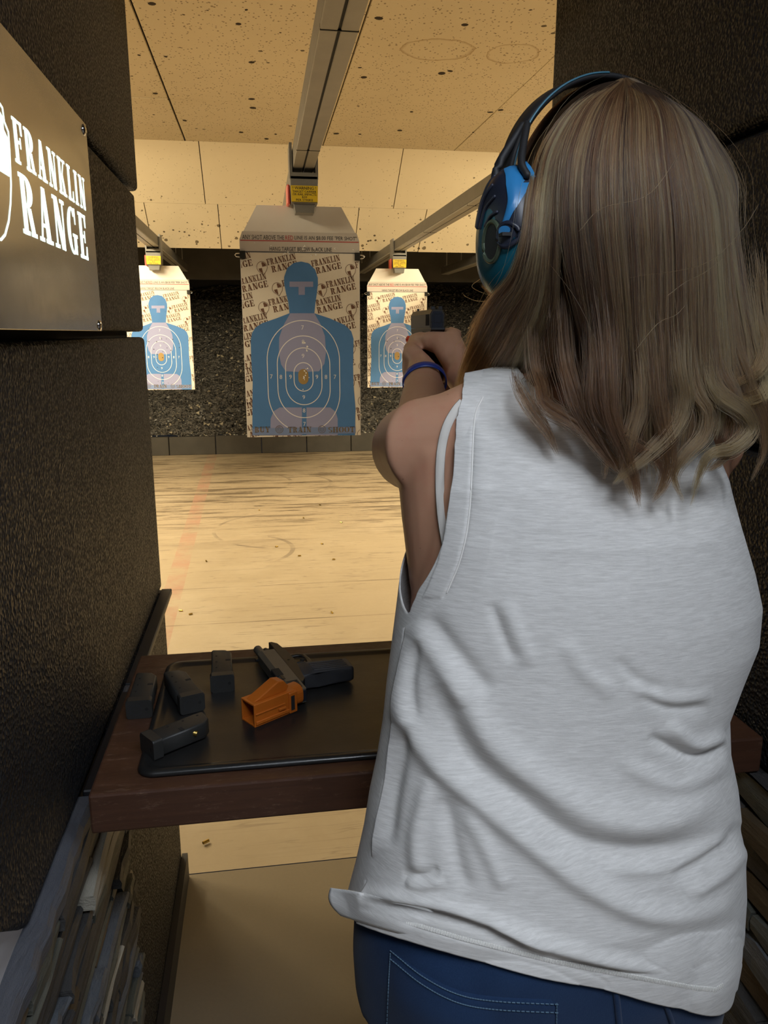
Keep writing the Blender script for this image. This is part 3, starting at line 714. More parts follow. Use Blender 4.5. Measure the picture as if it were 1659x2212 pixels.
    polys_mesh('silhouette_print', [[cr(*p) for p in hl+hr]], P3(.0009), MAT['blue'], pa, clip=clip)
    col = [_r(*cr(1030, 675), *cr(1187, 640)), _r(*cr(1090, 728), *cr(1132, 675)),
           [cr(*p) for p in ((1035, 850), (990, 930), (962, 1010), (960, 1120), (975, 1190), (1005, 1235), (1110, 1240), (1225, 1235), (1262, 1185), (1272, 1110), (1265, 1000), (1235, 920), (1195, 850))],
           [cr(*p) for p in ((903, 1660), (905, 1550), (925, 1500), (965, 1475), (1113, 1475), (1113, 1660))], [cr(*p) for p in ((1143, 1660), (1143, 1475), (1300, 1475), (1338, 1505), (1350, 1550), (1350, 1660))]]
    polys_mesh('face_zone_print', [[cr(1030, 640), cr(1030, 675), cr(1090, 675), cr(1090, 728), cr(1132, 728), cr(1132, 675), cr(1187, 675), cr(1187, 640)]], P3(.0013), MAT['lav'], pa, clip=clip)
    polys_mesh('chest_zone_print', [col[2]], P3(.0013), MAT['lav'], pa, clip=clip)
    for c_ in col[3:]: polys_mesh('hip_zone_print', [c_], P3(.0013), MAT['lav'], pa, clip=clip)
    lowp = [_r(*cr(784, 1660), *cr(1468, 1602))]
    def ring(x0, x1, y0, y1, wd=.0021):
        (a, t1), (b, b1) = cr(x0, y0), cr(x1, y1); c = (a+b)/2; r = (b-a)/2; rv = r*1.08; out = []; A = np.radians(np.linspace(0, 360, 65))
        for k in range(64):
            q = []
            for aa, s_ in ((A[k], 1), (A[k+1], 1), (A[k+1], -1), (A[k], -1)):
                mid = (t1-rv) if math.sin((A[k]+A[k+1])/2) >= 0 else (b1+rv)
                if abs(math.sin(aa)) < 1e-6: pass
                q.append((c+(r+s_*wd)*math.cos(aa), mid+(rv+s_*wd)*math.sin(aa)))
            out.append(q)
        out += [_r(a-wd, b1+rv, a+wd, t1-rv), _r(b-wd, b1+rv, b+wd, t1-rv)]
        return out, (c, r, rv, t1, b1)
    rp = []
    for a_ in ((873, 1368, 897, 1632), (943, 1303, 1000, 1540), (1000, 1248, 1080, 1455), (1058, 1188, 1178, 1366)): polys_mesh('ring_print', ring(*a_)[0], P3(.0017), MAT['wink'], pa, clip=clip)
    nums = []
    for s_, x, y in [('7', 910, 1270), ('8', 973, 1272), ('9', 1037, 1272), ('9', 1212, 1272), ('8', 1272, 1272), ('7', 1332, 1272), ('7', 1117, 945), ('8', 1120, 1040), ('9', 1120, 1133), ('9', 1125, 1407), ('8', 1127, 1495), ('7', 1130, 1585)]:
        c = cr(x, y); nums.append(fit_text(s_, c[0]-.0065, c[0]+.0065, c[1]-.0105, c[1]+.0105))
    for n_ in nums: polys_mesh('number_print', [], P3(.0018), MAT['wink'], pa, [n_], clip=clip)
    _, (c, r, rv, t1, b1) = ring(1087, 1157, 1220, 1321)
    A = np.radians(np.linspace(0, 360, 41))[:-1]
    polys_mesh('centre_print', [[(c+r*math.cos(a), ((t1-rv) if math.sin(a) >= 0 else (b1+rv))+rv*math.sin(a)) for a in A]], P3(.0017), MAT['gold'], pa)
    polys_mesh('footer_band', lowp, P3(.0019), plain('pale_blue_ink', (0.19, 0.27, 0.50), .75) if 'footer' not in MAT else MAT['footer'], pa, clip=clip)
    lt = []; AA = np.radians(np.linspace(0, 360, 25))
    rq = lambda c, ro, ri: [[(c[0]+ro*math.cos(AA[k]), c[1]+ro*math.sin(AA[k])), (c[0]+ro*math.cos(AA[k+1]), c[1]+ro*math.sin(AA[k+1])), (c[0]+ri*math.cos(AA[k+1]), c[1]+ri*math.sin(AA[k+1])), (c[0]+ri*math.cos(AA[k]), c[1]+ri*math.sin(AA[k]))] for k in range(24)]
    for s_, x0, x1 in (('BUY', 800, 900), ('TRAIN', 1020, 1175), ('SHOOT', 1287, 1462)):
        a, b = cr(x0, 1642), cr(x1, 1602); polys_mesh('footer_lettering', fit_stencil(s_, a[0], b[0], a[1], b[1]), P3(.0023), MAT['tan'], pa, clip=clip)
    for x in (963, 1245):
        c = cr(x, 1620); polys_mesh('footer_emblem', rq(c, .020, .0175)+rq(c, .012, .010)+rq(c, .006, .0045), P3(.0023), MAT['tan'], pa, clip=clip)
    # binder clips
    for s_ in (-1, 1):
        cl = empty('binder_clip', (s_*(BW+.001), 0, pz-.012), g)
        prism('clip_body', [(-.022*s_, -.004), (0.004*s_, -.012), (.004*s_, .022), (-.022*s_, .010)] if s_ < 0 else [(-.022, -.004), (.004, -.012), (.004, .022), (-.022, .010)], -.019, .019, MAT['black'], cl, Matrix(((1, 0, 0, 0), (0, 1, 0, 0), (0, 0, 1, 0), (0, 0, 0, 1))))
        for q in (-1, 1):
            tube('clip_lever', [(s_*.003, .005+q*.008, -.009), (s_*.022, .005+q*.012, -.007), (s_*.028, .005+q*.012, 0), (s_*.022, .005+q*.012, .007), (s_*.003, .005+q*.008, .009)], .0013, MAT['chrome'], cl, 6)
    # shot holes: small torn flecks
    rr = random.Random(11 if near else 5)
    fl, dk = [], []
    if near:
        pts = [(1125, 1040), (1130, 1046), (1120, 1044), (1147, 1072), (1142, 1090), (1147, 1098), (1140, 1220), (1150, 1216), (1133, 1235), (1128, 1232), (1140, 1246), (1135, 1262), (1124, 1270), (1130, 1290), (1122, 1282), (1128, 1278), (1160, 1277), (1120, 1356), (1000, 452), (1020, 446), (1125, 410), (1120, 425), (1132, 402), (800, 383), (907, 402), (1332, 422), (1452, 428), (1192, 418), (1030, 455), (1205, 462), (1175, 468), (1095, 440), (990, 458)]
    else: pts = [(rr.gauss(1120, 110), rr.gauss(1150, 190)) for _ in range(26)]
    for x, y in pts:
        c = cr(x, y); n = 7; r0 = rr.uniform(.0025, .0055)
        pl = [(c[0]+r0*rr.uniform(.5, 1.2)*math.cos(a), c[1]+r0*rr.uniform(.5, 1.2)*math.sin(a)) for a in np.linspace(0, 5.5, n)]
        (fl if near else dk).append(pl)
        if near and rr.random() < .5: dk.append([(c[0]+.4*(a-c[0])+.003, c[1]+.4*(b-c[1])+.001) for a, b in pl])
    if fl: polys_mesh('shot_holes', fl, P3(.0028), MAT['fleck'], g, kind='stuff')
    if dk: polys_mesh('shot_holes', dk, P3(.0031), MAT['ink'], g, kind='stuff')
    return g
target(0.208, 4.0, 'nearest and largest blue silhouette target hanging at mid lane', True)
target(LX, 7.6, 'far blue silhouette target cropped by the foam partition under the sign', False)
target(RX-.004, 7.6, 'far brightly lit blue silhouette target behind the raised pistol', False)
carrier(MX, 3.90, 'grey target carrier with yellow warning sticker above the nearest target')
carrier(LX, 7.5, 'grey target carrier beside the foam partition under the sign')
carrier(RX, 7.5, 'grey carrier with red lens above the target behind the pistol')

# ---- lamps (above the neighbouring lanes and the firing line)
for k, (x, y, z) in enumerate(LAMPS_WARM):
    l = empty('strip_lamp', (x, y, z), label='%s fluorescent strip lamp over the lane on the %s side' % (('second', 'third', 'farthest')[k % 3] if k < 6 else 'nearest added fill', 'sign' if x < 0 else 'shooter'), category='lamp', group='range strip lamps')
    box('lamp_body', (-.12, -.53, .0), (.12, .53, .06), MAT['white'], l, .01)
    mesh('reflector', [(-.16, -.535, .05), (.16, -.535, .05), (.16, -.56, -.10), (-.16, -.56, -.10)], [(0, 1, 2, 3)], MAT['white'], l)
    for s in (-.4, .4): cyl('lamp_hanger', (0, s, .06), (0, s, .205), .006, MAT['galv'], l, n=8)
    for s in (-.07, .07): cyl('lamp_tube', (s, -.50, -.02), (s, .50, -.02), .013, MAT['tube'], l, n=10)
for k, (x, y, z) in enumerate(LAMPS_COOL):
    l = empty('ceiling_panel_lamp', (x, y, z), label='white square ceiling lamp above the firing line, %s' % ('sign side' if k == 0 else 'shooter side'), category='lamp', group='booth ceiling lamps')
    box('lamp_frame', (-.30, -.30, .0), (.30, .30, .08), MAT['white'], l, .005)
    box('diffuser', (-.28, -.28, -.004), (.28, .28, .0), MAT['panel'], l)

# ---- steel sign with backlit stencil lettering on the left partition
SX = -0.245
sg = empty('range_sign', (SX, 1.0, 1.6), label='brushed steel sign with glowing white stencil lettering on the foam partition', category='sign')
box('sign_plate', (-.003, 0.42-1.0, 1.4537-1.6), (0, 1.2935-1.0, 1.7520-1.6), MAT['sign'], sg, .0008)
box('sign_lightbox', (-.021, 0.44-1.0, 1.475-1.6), (-.003, 1.255-1.0, 1.735-1.6), MAT['black'], sg)
def SL(px, py): p = on(px, py, 0, SX); return float(p[1])-1.0, float(p[2])-1.6
def sign_polys(name, polys):
    bm = bmesh.new()
    for p in polys:
        pa_ = 0.5*sum(p[i][0]*p[(i+1) % len(p)][1]-p[(i+1) % len(p)][0]*p[i][1] for i in range(len(p)))
        addprism(bm, p if pa_ > 0 else p[::-1], 0.0001, 0.0004, Matrix(((0, 0, 1, 0), (1, 0, 0, 0), (0, 1, 0, 0), (0, 0, 0, 1))))
    return bmobj(name, bm, MAT['lit'], sg)
(f0, ft), (f1, fb) = SL(24, 250), SL(187, 457); ft2 = SL(185, 390)[1]; fb0 = SL(40, 352)[1]
ftop = (ft+ft2)/2; fbot = (fb+fb0)/2
wd, ps = stencil('FRANKLIN', .17); out = []
x = 0
for chx in 'FRANKLIN':
    wch, pp = GL[chx]; q = [[(f0+(a+x)/wd*(f1-f0), fbot+b*(ftop-fbot)) for a, b in p] for p in pp]; sign_polys('letter', q); x += wch+.17
(r0, rt), (r1, rb) = SL(38, 371), SL(191, 564); rt2 = SL(186, 468)[1]; rb0 = SL(62, 506)[1]
rtop = (rt+rt2)/2; rbot = (rb+rb0)/2
wd, ps = stencil('RANGE', .15); x = 0
for chx in 'RANGE':
    wch, pp = GL[chx]; q = [[(r0+(a+x)/wd*(r1-r0), rbot+b*(rtop-rbot)) for a, b in p] for p in pp]; sign_polys('letter', q); x += wch+.15
# shield emblem (its right side shows)
edge = [SL(*p) for p in ((0, 222), (6, 232), (10, 262), (19, 285), (22, 330), (25, 400), (24, 440), (20, 480), (12, 510), (3, 521))]
cxs = edge[0][0]-.085
half = [((y-cxs), z) for y, z in edge]
full = [(cxs+a, b) for a, b in half]+[(cxs-a, b) for a, b in half[::-1]]
ring_ = []
for i in range(len(full)):
    a, b = full[i], full[(i+1) % len(full)]; zc = sum(p[1] for p in full)/len(full)
    sh2 = lambda p: (cxs+(p[0]-cxs)*.965, zc+(p[1]-zc)*.965)
    ring_.append([a, b, sh2(b), sh2(a)])
sign_polys('emblem_outline', ring_)
q = [SL(*p) for p in ((0, 242), (5, 252), (8, 280), (17, 300), (20, 382), (0, 368))]; q = [(cxs+.004, q[0][1]+.012)]+q[:5]+[(cxs+.004, q[4][1])]
sign_polys('emblem_field', [q])
sign_polys('emblem_field', [[(cxs-.006, q[-1][1]-.004), (cxs-.006, full[9][1]+.012), (cxs-.06, full[8][1]+.03), (cxs-.09, q[-1][1]-.004)]])
for px, py in ((181, 281), (215, 703)):
    y, z = SL(px, py)
    b = ellipsoid_geo((0, y, z), (.004, .0085, .0085), 0, 16, 10); mesh('bolt', b[0], b[1], MAT['chrome'], sg, True)
    cyl('standoff', (-.028, y, z), (-.003, y, z), .006, MAT['chrome'], sg, n=12)
# ================================================================== THINGS ON THE BENCH
MAT['gunblack'] = plain('black_polymer', (0.014, 0.014, 0.016), .5, var=.2, vscale=60, bump=.15, bscale=600, bdist=.0004)
MAT['slide'] = plain('matte_slide_finish', (0.030, 0.027, 0.024), .42, .35, var=.15, vscale=40)
MAT['slideblue'] = plain('dark_slide_finish', (0.022, 0.026, 0.038), .38, .35)
MAT['grip'] = plain('charcoal_grip', (0.030, 0.031, 0.036), .55)
def m_leather():
    t = NT('black_bench_mat').world()
    v = t.noise(160, 4, .6); t.set(col=t.mix(t.noise(6, 4), (.010, .010, .011), (.020, .019, .018)), rough=t.ramp(t.noise(12, 4), [(.3, .26), (.7, .42)]), spec=.5)
    t.bump(v, .12, .001, t.bump(t.noise(7, 3), .25, .01)); return t.m
MAT['mat'] = m_leather()
MAT['orange'] = plain('orange_plastic', (0.50, 0.125, 0.012), .42, var=.12, vscale=30, bump=.08, bscale=300)
MAT['mag'] = plain('magazine_polymer', (0.026, 0.026, 0.025), .48, var=.2, vscale=60, bump=.12, bscale=700, bdist=.0003)
MAT['brass'] = plain('brass', (0.72, 0.52, 0.16), .28, 1.0, var=.15, vscale=200)

def rrect(x0, x1, y0, y1, r, n=6):
    out = []
    for cx, cy, a in ((x1-r, y0+r, -90), (x1-r, y1-r, 0), (x0+r, y1-r, 90), (x0+r, y0+r, 180)):
        out += [(cx+r*math.cos(math.radians(a+90*k/n)), cy+r*math.sin(math.radians(a+90*k/n))) for k in range(n+1)]
    return out
TZ = 0.915
rings = []
for off, z in ((0, 0), (-.0005, .003), (.002, .0065), (.007, .0075), (.012, .0065), (.016, .0038), (.020, .0035), (.05, .0035), (.12, .0042)):
    rings.append([(x, y, z) for x, y in rrect(-.171+off, .305-off, .885+off, 1.224-off, max(.022-off*.5, .004))])
V, Fc = loft_geo(rings)
mt = mesh('bench_mat', [(a-.06, b-1.05, c) for a, b, c in V], Fc, MAT['mat'], None, True, label='black padded mat with raised bead edge lying on the bench', category='mat')
mt.location = (.06, 1.05, TZ+.0004)
ZM = TZ+.0042

def magazine(px_mid, rot, z, label, bullet=False, roll=0.0, L=.112, xy=None):
    g = empty('pistol_magazine', (xy[0], xy[1], z), label=label, category='magazine', group='loose pistol magazines'); g.rotation_euler = (0, roll, rot)
    W, H = .034, .024
    body = [(-W/2+.001, .006), (W/2-.001, .006), (W/2-.001, L-.012), (W/2-.010, L), (-W/2+.004, L+.004), (-W/2+.001, L)]
    prism('magazine_body', body, .002, .002+H, MAT['mag'], g, None, .003, 2, True)
    # base plate with one pair of rounded corners
    bp = rrect(-W/2-.001, W/2+.001, 0, H+.004, .0035)
    prism('base_plate', bp, -.007, .0065, MAT['mag'], g, Matrix(((1, 0, 0, 0), (0, 0, 1, 0), (0, 1, 0, 0), (0, 0, 0, 1))), .0012, 2)
    ring_ = []
    A = np.linspace(0, 2*math.pi, 21)
    for k in range(20):
        ring_.append([(-.004+.0085*math.cos(A[k]), .0135+.0085*math.sin(A[k])), (-.004+.0085*math.cos(A[k+1]), .0135+.0085*math.sin(A[k+1])), (-.004+.0075*math.cos(A[k+1]), .0135+.0075*math.sin(A[k+1])), (-.004+.0075*math.cos(A[k]), .0135+.0075*math.sin(A[k]))])
    polys_mesh('embossed_ring', ring_, lambda x, y: (x, -.0073, y), MAT['grip'], g)
    polys_mesh('base_plate_hole', [[(.0105+.0024*math.cos(a), .014+.0024*math.sin(a)) for a in A[:-1]]], lambda x, y: (x, -.0073, y), MAT['black'], g)
    box('catch_slot', (W/2-.011, L-.045, H+.0015), (W/2-.003, L-.040, H+.0024), MAT['black'], g)
    for k in range(3): cyl('witness_hole', (-W/2+.009, .028+.022*k, H+.0012), (-W/2+.009, .028+.022*k, H+.0023), .0016, MAT['black'], g, n=10)
    if bullet:
        cyl('cartridge', (W/2-.007, L-.030, H*.72), (W/2+.0005, L-.024, H*.62), .0038, MAT['brass'], g, n=12)
    return g
magazine(None, 0.02, TZ+.0003, 'black magazine on bare wood at the bench corner, base plate outward', xy=(-.1895, 1.050), L=.092)
magazine(None, 0.36, ZM+.001, 'black magazine angled on the mat edge with embossed ring on its base', xy=(-.117, 1.046), L=.092)
magazine(None, 0.06, ZM, 'upright-facing black magazine alone toward the back of the mat', xy=(-.076, 1.108), L=.096)
magazine(None, -0.95, ZM, 'black magazine with brass round showing at the front corner of the mat', True, xy=(-.157, .934), L=.080)

def pistol(name, label, M4, locked, slide_mat):
    g = empty(name, label=label, category='pistol'); g.matrix_world = M4
    sx = 0.0
    # slide: bevelled bar with serrations and ejection port
    prof = [(-.0125, -.031), (.0125, -.031), (.0130, -.008), (.0085, 0), (-.0085, 0), (-.0130, -.008)]
    YZ = Matrix(((0, 0, 1, 0), (0, 1, 0, 0), (-1, 0, 0, 0), (0, 0, 0, 1)))   # (x,y)->(z,y), extrude -> x
    prism('slide', prof, sx, sx+.176, slide_mat, g, YZ, .0008, 1)
    for k in range(7):
        for s in (-1, 1): box('serration', (sx+.008+.0042*k, -.027, s*.0128-.0006), (sx+.0095+.0042*k, -.008, s*.0128+.0006), MAT['black'], g)
    box('ejection_port', (sx+.062, -.014, .0035), (sx+.092, .0004, .0134), MAT['black'], g, .001)
    box('extractor', (sx+.046, -.011, .0125), (sx+.061, -.006, .0136), MAT['slide'], g)
    rsx = sx+.006
    for s in (-1, 1): box('rear_sight', (rsx, -.0005, s*.0065-.0035), (rsx+.007, .0052, s*.0065+.0035), MAT['gunblack'], g, .0005)
    box('front_sight', (sx+.166, -.0005, -.0018), (sx+.172, .0055, .0018), MAT['gunblack'], g)
    # back plate with its outline groove
    bp = [(-.0095, -.0305), (.0095, -.0305), (.0105, -.010), (.007, -.0035), (-.007, -.0035), (-.0105, -.010)]
    prism('back_plate', bp, sx-.0012, sx+.001, MAT['slideblue'], g, YZ, .0004, 1)
    for a, b in (((-.006, -.022), (.0065, -.0228)), ((.0058, -.022), (.0066, -.008)), ((-.0066, -.0215), (-.0058, -.0075)), ((-.0066, -.0083), (.0066, -.0075)), ((-.011, -.0215), (-.0055, -.0207)), ((.006, -.0215), (.011, -.0207))):
        box('plate_groove', (sx-.0016, min(a[1], b[1]), min(a[0], b[0])), (sx-.0011, max(a[1], b[1]), max(a[0], b[0])), MAT['black'], g)
    fx = .034 if locked else 0.0     # frame sits further forward when the slide is locked back
    if locked:
        cyl('barrel', (.10, -.011, 0), (.214, -.011, 0), .0078, slide_mat, g, n=20); cyl('muzzle_bore', (.2135, -.011, 0), (.2145, -.011, 0), .005, MAT['black'], g, n=16)
        cyl('guide_rod', (.15, -.0235, 0), (.206, -.0235, 0), .0042, MAT['gunblack'], g, n=14)
    fr = [(fx-.006, -.0305), (fx-.008, -.034), (fx+.004, -.042), (fx+.072, -.050), (fx+.120, -.050), (fx+.165, -.045), (fx+.176, -.037), (fx+.176, -.0315)]
    prism('frame', fr, -.0125, .0125, MAT['slide'] if locked else MAT['gunblack'], g, None, .0015, 2)
    gp = [(fx+.008, -.040), (fx+.066, -.046), (fx+.060, -.072), (fx+.054, -.100), (fx+.050, -.132), (fx+.044, -.137), (fx+.010, -.133), (fx+.006, -.126), (fx+.012, -.095), (fx+.016, -.068)]
    prism('grip', gp, -.0135, .0135, MAT['grip'] if locked else MAT['gunblack'], g, None, .0055, 3, True)
    for k in range(5):
        for s in (-1, 1):
            x0 = fx+.020+.0072*k
            tube('grip_rib', [(x0+.004, -.066, s*.0133), (x0-.003, -.100, s*.0135), (x0-.006, -.124, s*.0133)], .0013, MAT['grip'] if locked else MAT['gunblack'], g, 6)
    tg = [(fx+.070, -.050, 0), (fx+.069, -.068, 0), (fx+.078, -.078, 0), (fx+.100, -.080, 0), (fx+.118, -.078, 0), (fx+.124, -.068, 0), (fx+.122, -.050, 0)]
    V, Fc = tube_geo(tg, [(.0032, .0048)]*len(tg), 10); mesh('trigger_guard', V, Fc, MAT['slide'] if locked else MAT['gunblack'], g, True)
    tube('trigger', [(fx+.088, -.049, 0), (fx+.091, -.060, 0), (fx+.088, -.069, 0)], .0026, MAT['gunblack'], g, 8)
    box('slide_stop', (fx+.055, -.041, -.0142), (fx+.082, -.037, -.0122), MAT['gunblack'], g, .0005)
    cyl('frame_pin', (fx+.085, -.040, .0118), (fx+.085, -.040, .0132), .0022, MAT['gunblack'], g, n=10)
    cyl('magazine_release', (fx+.068, -.060, .0140), (fx+.068, -.060, .0165), .004, MAT['black'], g, n=10)
    return g
ex = Vector((-.28, .96, 0)).normalized(); ey = Vector((-ex.y, ex.x, 0)); ez = Vector((0, 0, 1))   # gun's up points to the sign side
p = on(616, 1494, 2, TZ+.032)
Mg = Matrix(((ex.x, ey.x, 0, p[0]+.004), (ex.y, ey.y, 0, p[1]), (0, 0, 1, ZM+.0162), (0, 0, 0, 1))) @ Matrix.Scale(.90, 4)
pistol('bench_pistol', 'pistol with slide locked back lying on its side on the mat', Mg, True, plain('bronze_grey_slide', (0.13, 0.118, 0.095), .45, .3, var=.15, vscale=50))
Mh = Matrix(((0, 0, 1, .3005), (1, 0, 0, 1.33), (0, 1, 0, 1.4905), (0, 0, 0, 1)))
pistol('held_pistol', 'black pistol raised in the shooter\'s hands', Mh, False, plain('brown_black_slide', (0.040, 0.034, 0.028), .45, .25))

# orange magazine loader
ex = Vector((.82, .57, 0)).normalized(); ey = Vector((-ex.y, ex.x, 0))
ld = empty('magazine_loader', label='orange plastic magazine loader beside the pistol on the mat', category='loader')
ld.matrix_world = Matrix(((ex.x, ey.x, 0, -.036), (ex.y, ey.y, 0, .9965), (0, 0, 1, ZM), (0, 0, 0, 1)))
O = MAT['orange']
bm = bmesh.new()   # hollow body: four walls
addbox(bm, (0, -.0165, 0), (.070, -.0135, .034), .0008); addbox(bm, (0, .0135, 0), (.070, .0165, .034), .0008)
addbox(bm, (.0002, -.0145, .0), (.070, .0145, .003), .0006); addbox(bm, (.0002, -.0145, .031), (.070, .0145, .034), .0006)
bmobj('loader_body', bm, O, ld)
box('inner_wall', (.050, -.0135, .003), (.053, .0135, .031), MAT['black'], ld)
prism('loader_lever', [(.004, .034), (.016, .0345), (.060, .0335), (.064, .040), (.056, .050), (.046, .052)], -.010, .010, O, ld, Matrix(((1, 0, 0, 0), (0, 0, 1, 0), (0, 1, 0, 0), (0, 0, 0, 1))), .0015)
box('rail_rib', (.002, -.0185, .0035), (.060, -.0160, .009), O, ld, .0008)
box('rail_rib', (.002, -.0180, .018), (.052, -.0160, .0205), O, ld, .0006)
box('latch', (.040, -.0195, .0115), (.052, -.0160, .0155), O, ld, .0008)
box('collar', (.058, -.0195, .001), (.072, -.0150, .033), O, ld, .0012); box('collar_slot', (.0605, -.0200, .006), (.0665, -.0194, .028), MAT['black'], ld)
bm = bmesh.new()
A = np.radians(np.linspace(0, 360, 25))[:-1]
outer = [(.0150*math.copysign(abs(math.cos(a))**.7, math.cos(a)), .019+.015*math.copysign(abs(math.sin(a))**.7, math.sin(a))) for a in A]
inner = [(.0115*math.copysign(abs(math.cos(a))**.7, math.cos(a)), .019+.0115*math.copysign(abs(math.sin(a))**.7, math.sin(a))) for a in A]
ro = [[bm.verts.new((x, a, b)) for a, b in pl] for x, pl in ((.070, outer), (.086, outer), (.086, inner), (.072, inner))]
for k in range(3):
    for i in range(24): bm.faces.new((ro[k][i], ro[k][(i+1) % 24], ro[k+1][(i+1) % 24], ro[k+1][i]))
bmobj('loader_mouth', bm, O, ld); mesh('mouth_floor', [(.0725, a, b) for a, b in inner], [tuple(range(24))], MAT['black'], ld)

# ---- spent casings on the floor
def casing_geo():
    bm = bmesh.new(); n = 14
    prof = [(0, 0), (.0049, 0), (.0049, .0012), (.0042, .0018), (.0042, .0026), (.0049, .0034), (.0047, .0190), (.0042, .0190), (.0042, .004), (0, .004)]
    R = [[bm.verts.new((r*math.cos(2*math.pi*i/n), r*math.sin(2*math.pi*i/n), z)) for i in range(n)] for r, z in prof if r > 0]
    for k in range(len(R)-1):
        for i in range(n): bm.faces.new((R[k][i], R[k][(i+1) % n], R[k+1][(i+1) % n], R[k+1][i]))
    bm.faces.new(R[0]); bm.faces.new(R[-1]); bmesh.ops.recalc_face_normals(bm, faces=bm.faces[:])
    me = bpy.data.meshes.new('casing'); bm.to_mesh(me); bm.free(); me.materials.append(MAT['brass']); return me
CM = casing_geo()
CL = ['single spent brass casing on the floor under the bench', 'spent casing beside the worn reddish floor line', 'spent casing right below the nearest target on the floor', 'spent casing on the floor above the muzzle of the bench pistol',
      'spent casing on the floor below the right edge of the nearest target', 'spent casing on the floor nearest to the shooter\'s upper arm', 'spent casing on the floor close to the foam partition, left of a pale fleck', 'spent casing on the pale floor just above the bench grip',
      'faint spent casing close to the foam partition, right of its neighbour', 'tiny far casing on the scuffed floor near the curb, farthest of all', 'tiny far casing on the scuffed floor nearest the shooter\'s shoulder', 'tiny far casing in the middle of the scuffed floor', 'tiny far casing on the scuffed floor, leftmost of the far four']
for k, (px, py) in enumerate(((451, 1815), (445, 1211), (600, 1180), (650, 1200), (694, 1174), (724, 1208), (394, 1319), (718, 1324), (408, 1327), (690, 1090), (735, 1128), (655, 1118), (560, 1102))):
    z = 0.005 if k == 0 else 0.001; p = on(px, py, 2, z)
    o = put(bpy.data.objects.new('brass_casing', CM), None, category='casing', group='spent casings on the floor',
            label=CL[k])
    o.location = (p[0], p[1], z); o.rotation_euler = (math.pi/2, 0, random.uniform(0, 6.28) if k else -1.0)
# ================================================================== THE SHOOTER
def m_skin():
    t = NT('tanned_skin').world()
    c = t.mix(t.noise(18, 4, .6), (0.47, 0.245, 0.155), (0.58, 0.315, 0.20))
    c = t.mix(t.math('MULTIPLY', t.ramp(t.noise(30, 3, .6, t.mapping((1, 1, 1), (2, 5, 1))), [(.5, 0.), (.7, 1.)]), .35), c, (0.50, 0.20, 0.13))
    fr = t.math('LESS_THAN', t.math('ADD', t.voronoi(75, 'F1'), t.math('MULTIPLY', t.noise(220, 2), .12)), t.math('MULTIPLY', t.noise(26, 3), .27))
    c = t.mix(t.math('MULTIPLY', fr, .45), c, (0.22, 0.085, 0.045))
    t.set(col=c, rough=.47, spec=.4, sss=.12, sssr=(1.0, .35, .2), ssss=.006); t.bump(t.noise(420, 3), .06, .0008); return t.m
MAT['skin'] = m_skin()
def m_shirt():
    t = NT('white_slub_cotton').world()
    sl = t.noise(34, 4, .65, t.mapping((1.6, 1.6, 17), (0, 0, 0), (0, .05, 0)), .4)
    c = t.mix(t.ramp(sl, [(.35, 0.), (.68, 1.)]), (0.63, 0.622, 0.612), (0.79, 0.783, 0.775))
    t.set(col=c, rough=.9, spec=.12, sheen=.15)
    t.bump(t.noise(900, 2), .10, .0006, t.bump(sl, .22, .0012))
    return t.m
MAT['shirt'] = m_shirt(); MAT['thread'] = plain('white_thread', (.86, .85, .82), .9)
def m_denim():
    t = NT('blue_denim').world()
    tw = t.noise(1000, 2, .5, t.mapping((1, 1, .45)))
    c = t.mix(t.noise(9, 5, .65), (0.004, 0.015, 0.056), (0.017, 0.045, 0.115))
    c = t.mix(t.math('MULTIPLY', tw, .35), c, (0.035, 0.075, 0.16))
    t.set(col=c, rough=.85, spec=.15, sheen=.1); t.bump(tw, .3, .0007); return t.m
MAT['denim'] = m_denim(); MAT['dthread'] = plain('blue_grey_thread', (.09, .16, .24), .9)
MAT['strap'] = plain('pale_elastic', (.70, .67, .63), .7, bump=.2, bscale=900, bdist=.0004)
MAT['nail'] = plain('red_nail_polish', (0.80, 0.055, 0.025), .15)
MAT['band'] = plain('blue_silicone', (0.022, 0.045, 0.26), .38)

person = empty('person', (0.31, 0.75, 0.0), label='person in white sleeveless top and blue jeans aiming a pistol, back turned', category='person')
def child(o): o.location = Vector(o.location)-Vector(person.location); return o

TK = np.array([(.60, .298, .720, .190, .120), (.70, .298, .716, .225, .133), (.78, .298, .715, .229, .134), (.84, .2981, .715, .226, .132), (.88, .3001, .715, .218, .130), (.92, .3036, .722, .2116, .125),
               (.96, .3051, .728, .2058, .120), (1.0, .3058, .735, .1968, .115), (1.04, .3092, .742, .1926, .112), (1.08, .320, .748, .1985, .112), (1.12, .332, .755, .204, .115),
               (1.16, .336, .760, .202, .116), (1.20, .334, .765, .194, .115), (1.25, .330, .769, .181, .110), (1.30, .326, .778, .175, .098), (1.34, .325, .786, .162, .076),
               (1.37, .325, .791, .140, .050), (1.39, .325, .795, .122, .027), (1.402, .325, .798, .114, .006)])
def TP(z):
    z = np.asarray(z, float); return [np.interp(z, TK[:, 0], TK[:, k]) for k in (1, 2, 3, 4)]
def torso(z, th, ins=0.0):
    cx, cy, a, b = TP(z); a = a-ins; b = np.maximum(b-ins, .002)
    x = cx-a*np.cos(th); y = cy-b*np.sign(np.sin(th))*np.abs(np.sin(th))**.88
    s = np.clip((z-1.26)/.12, 0, 1); zz = z+.030*s*np.clip(1-np.abs(x-cx)/.15, 0, 1)
    # shoulder-blade swell and spine hollow
    y = y-.006*np.exp(-(((x-cx)/.02)**2))*0
    return np.stack([x, y, zz], -1)

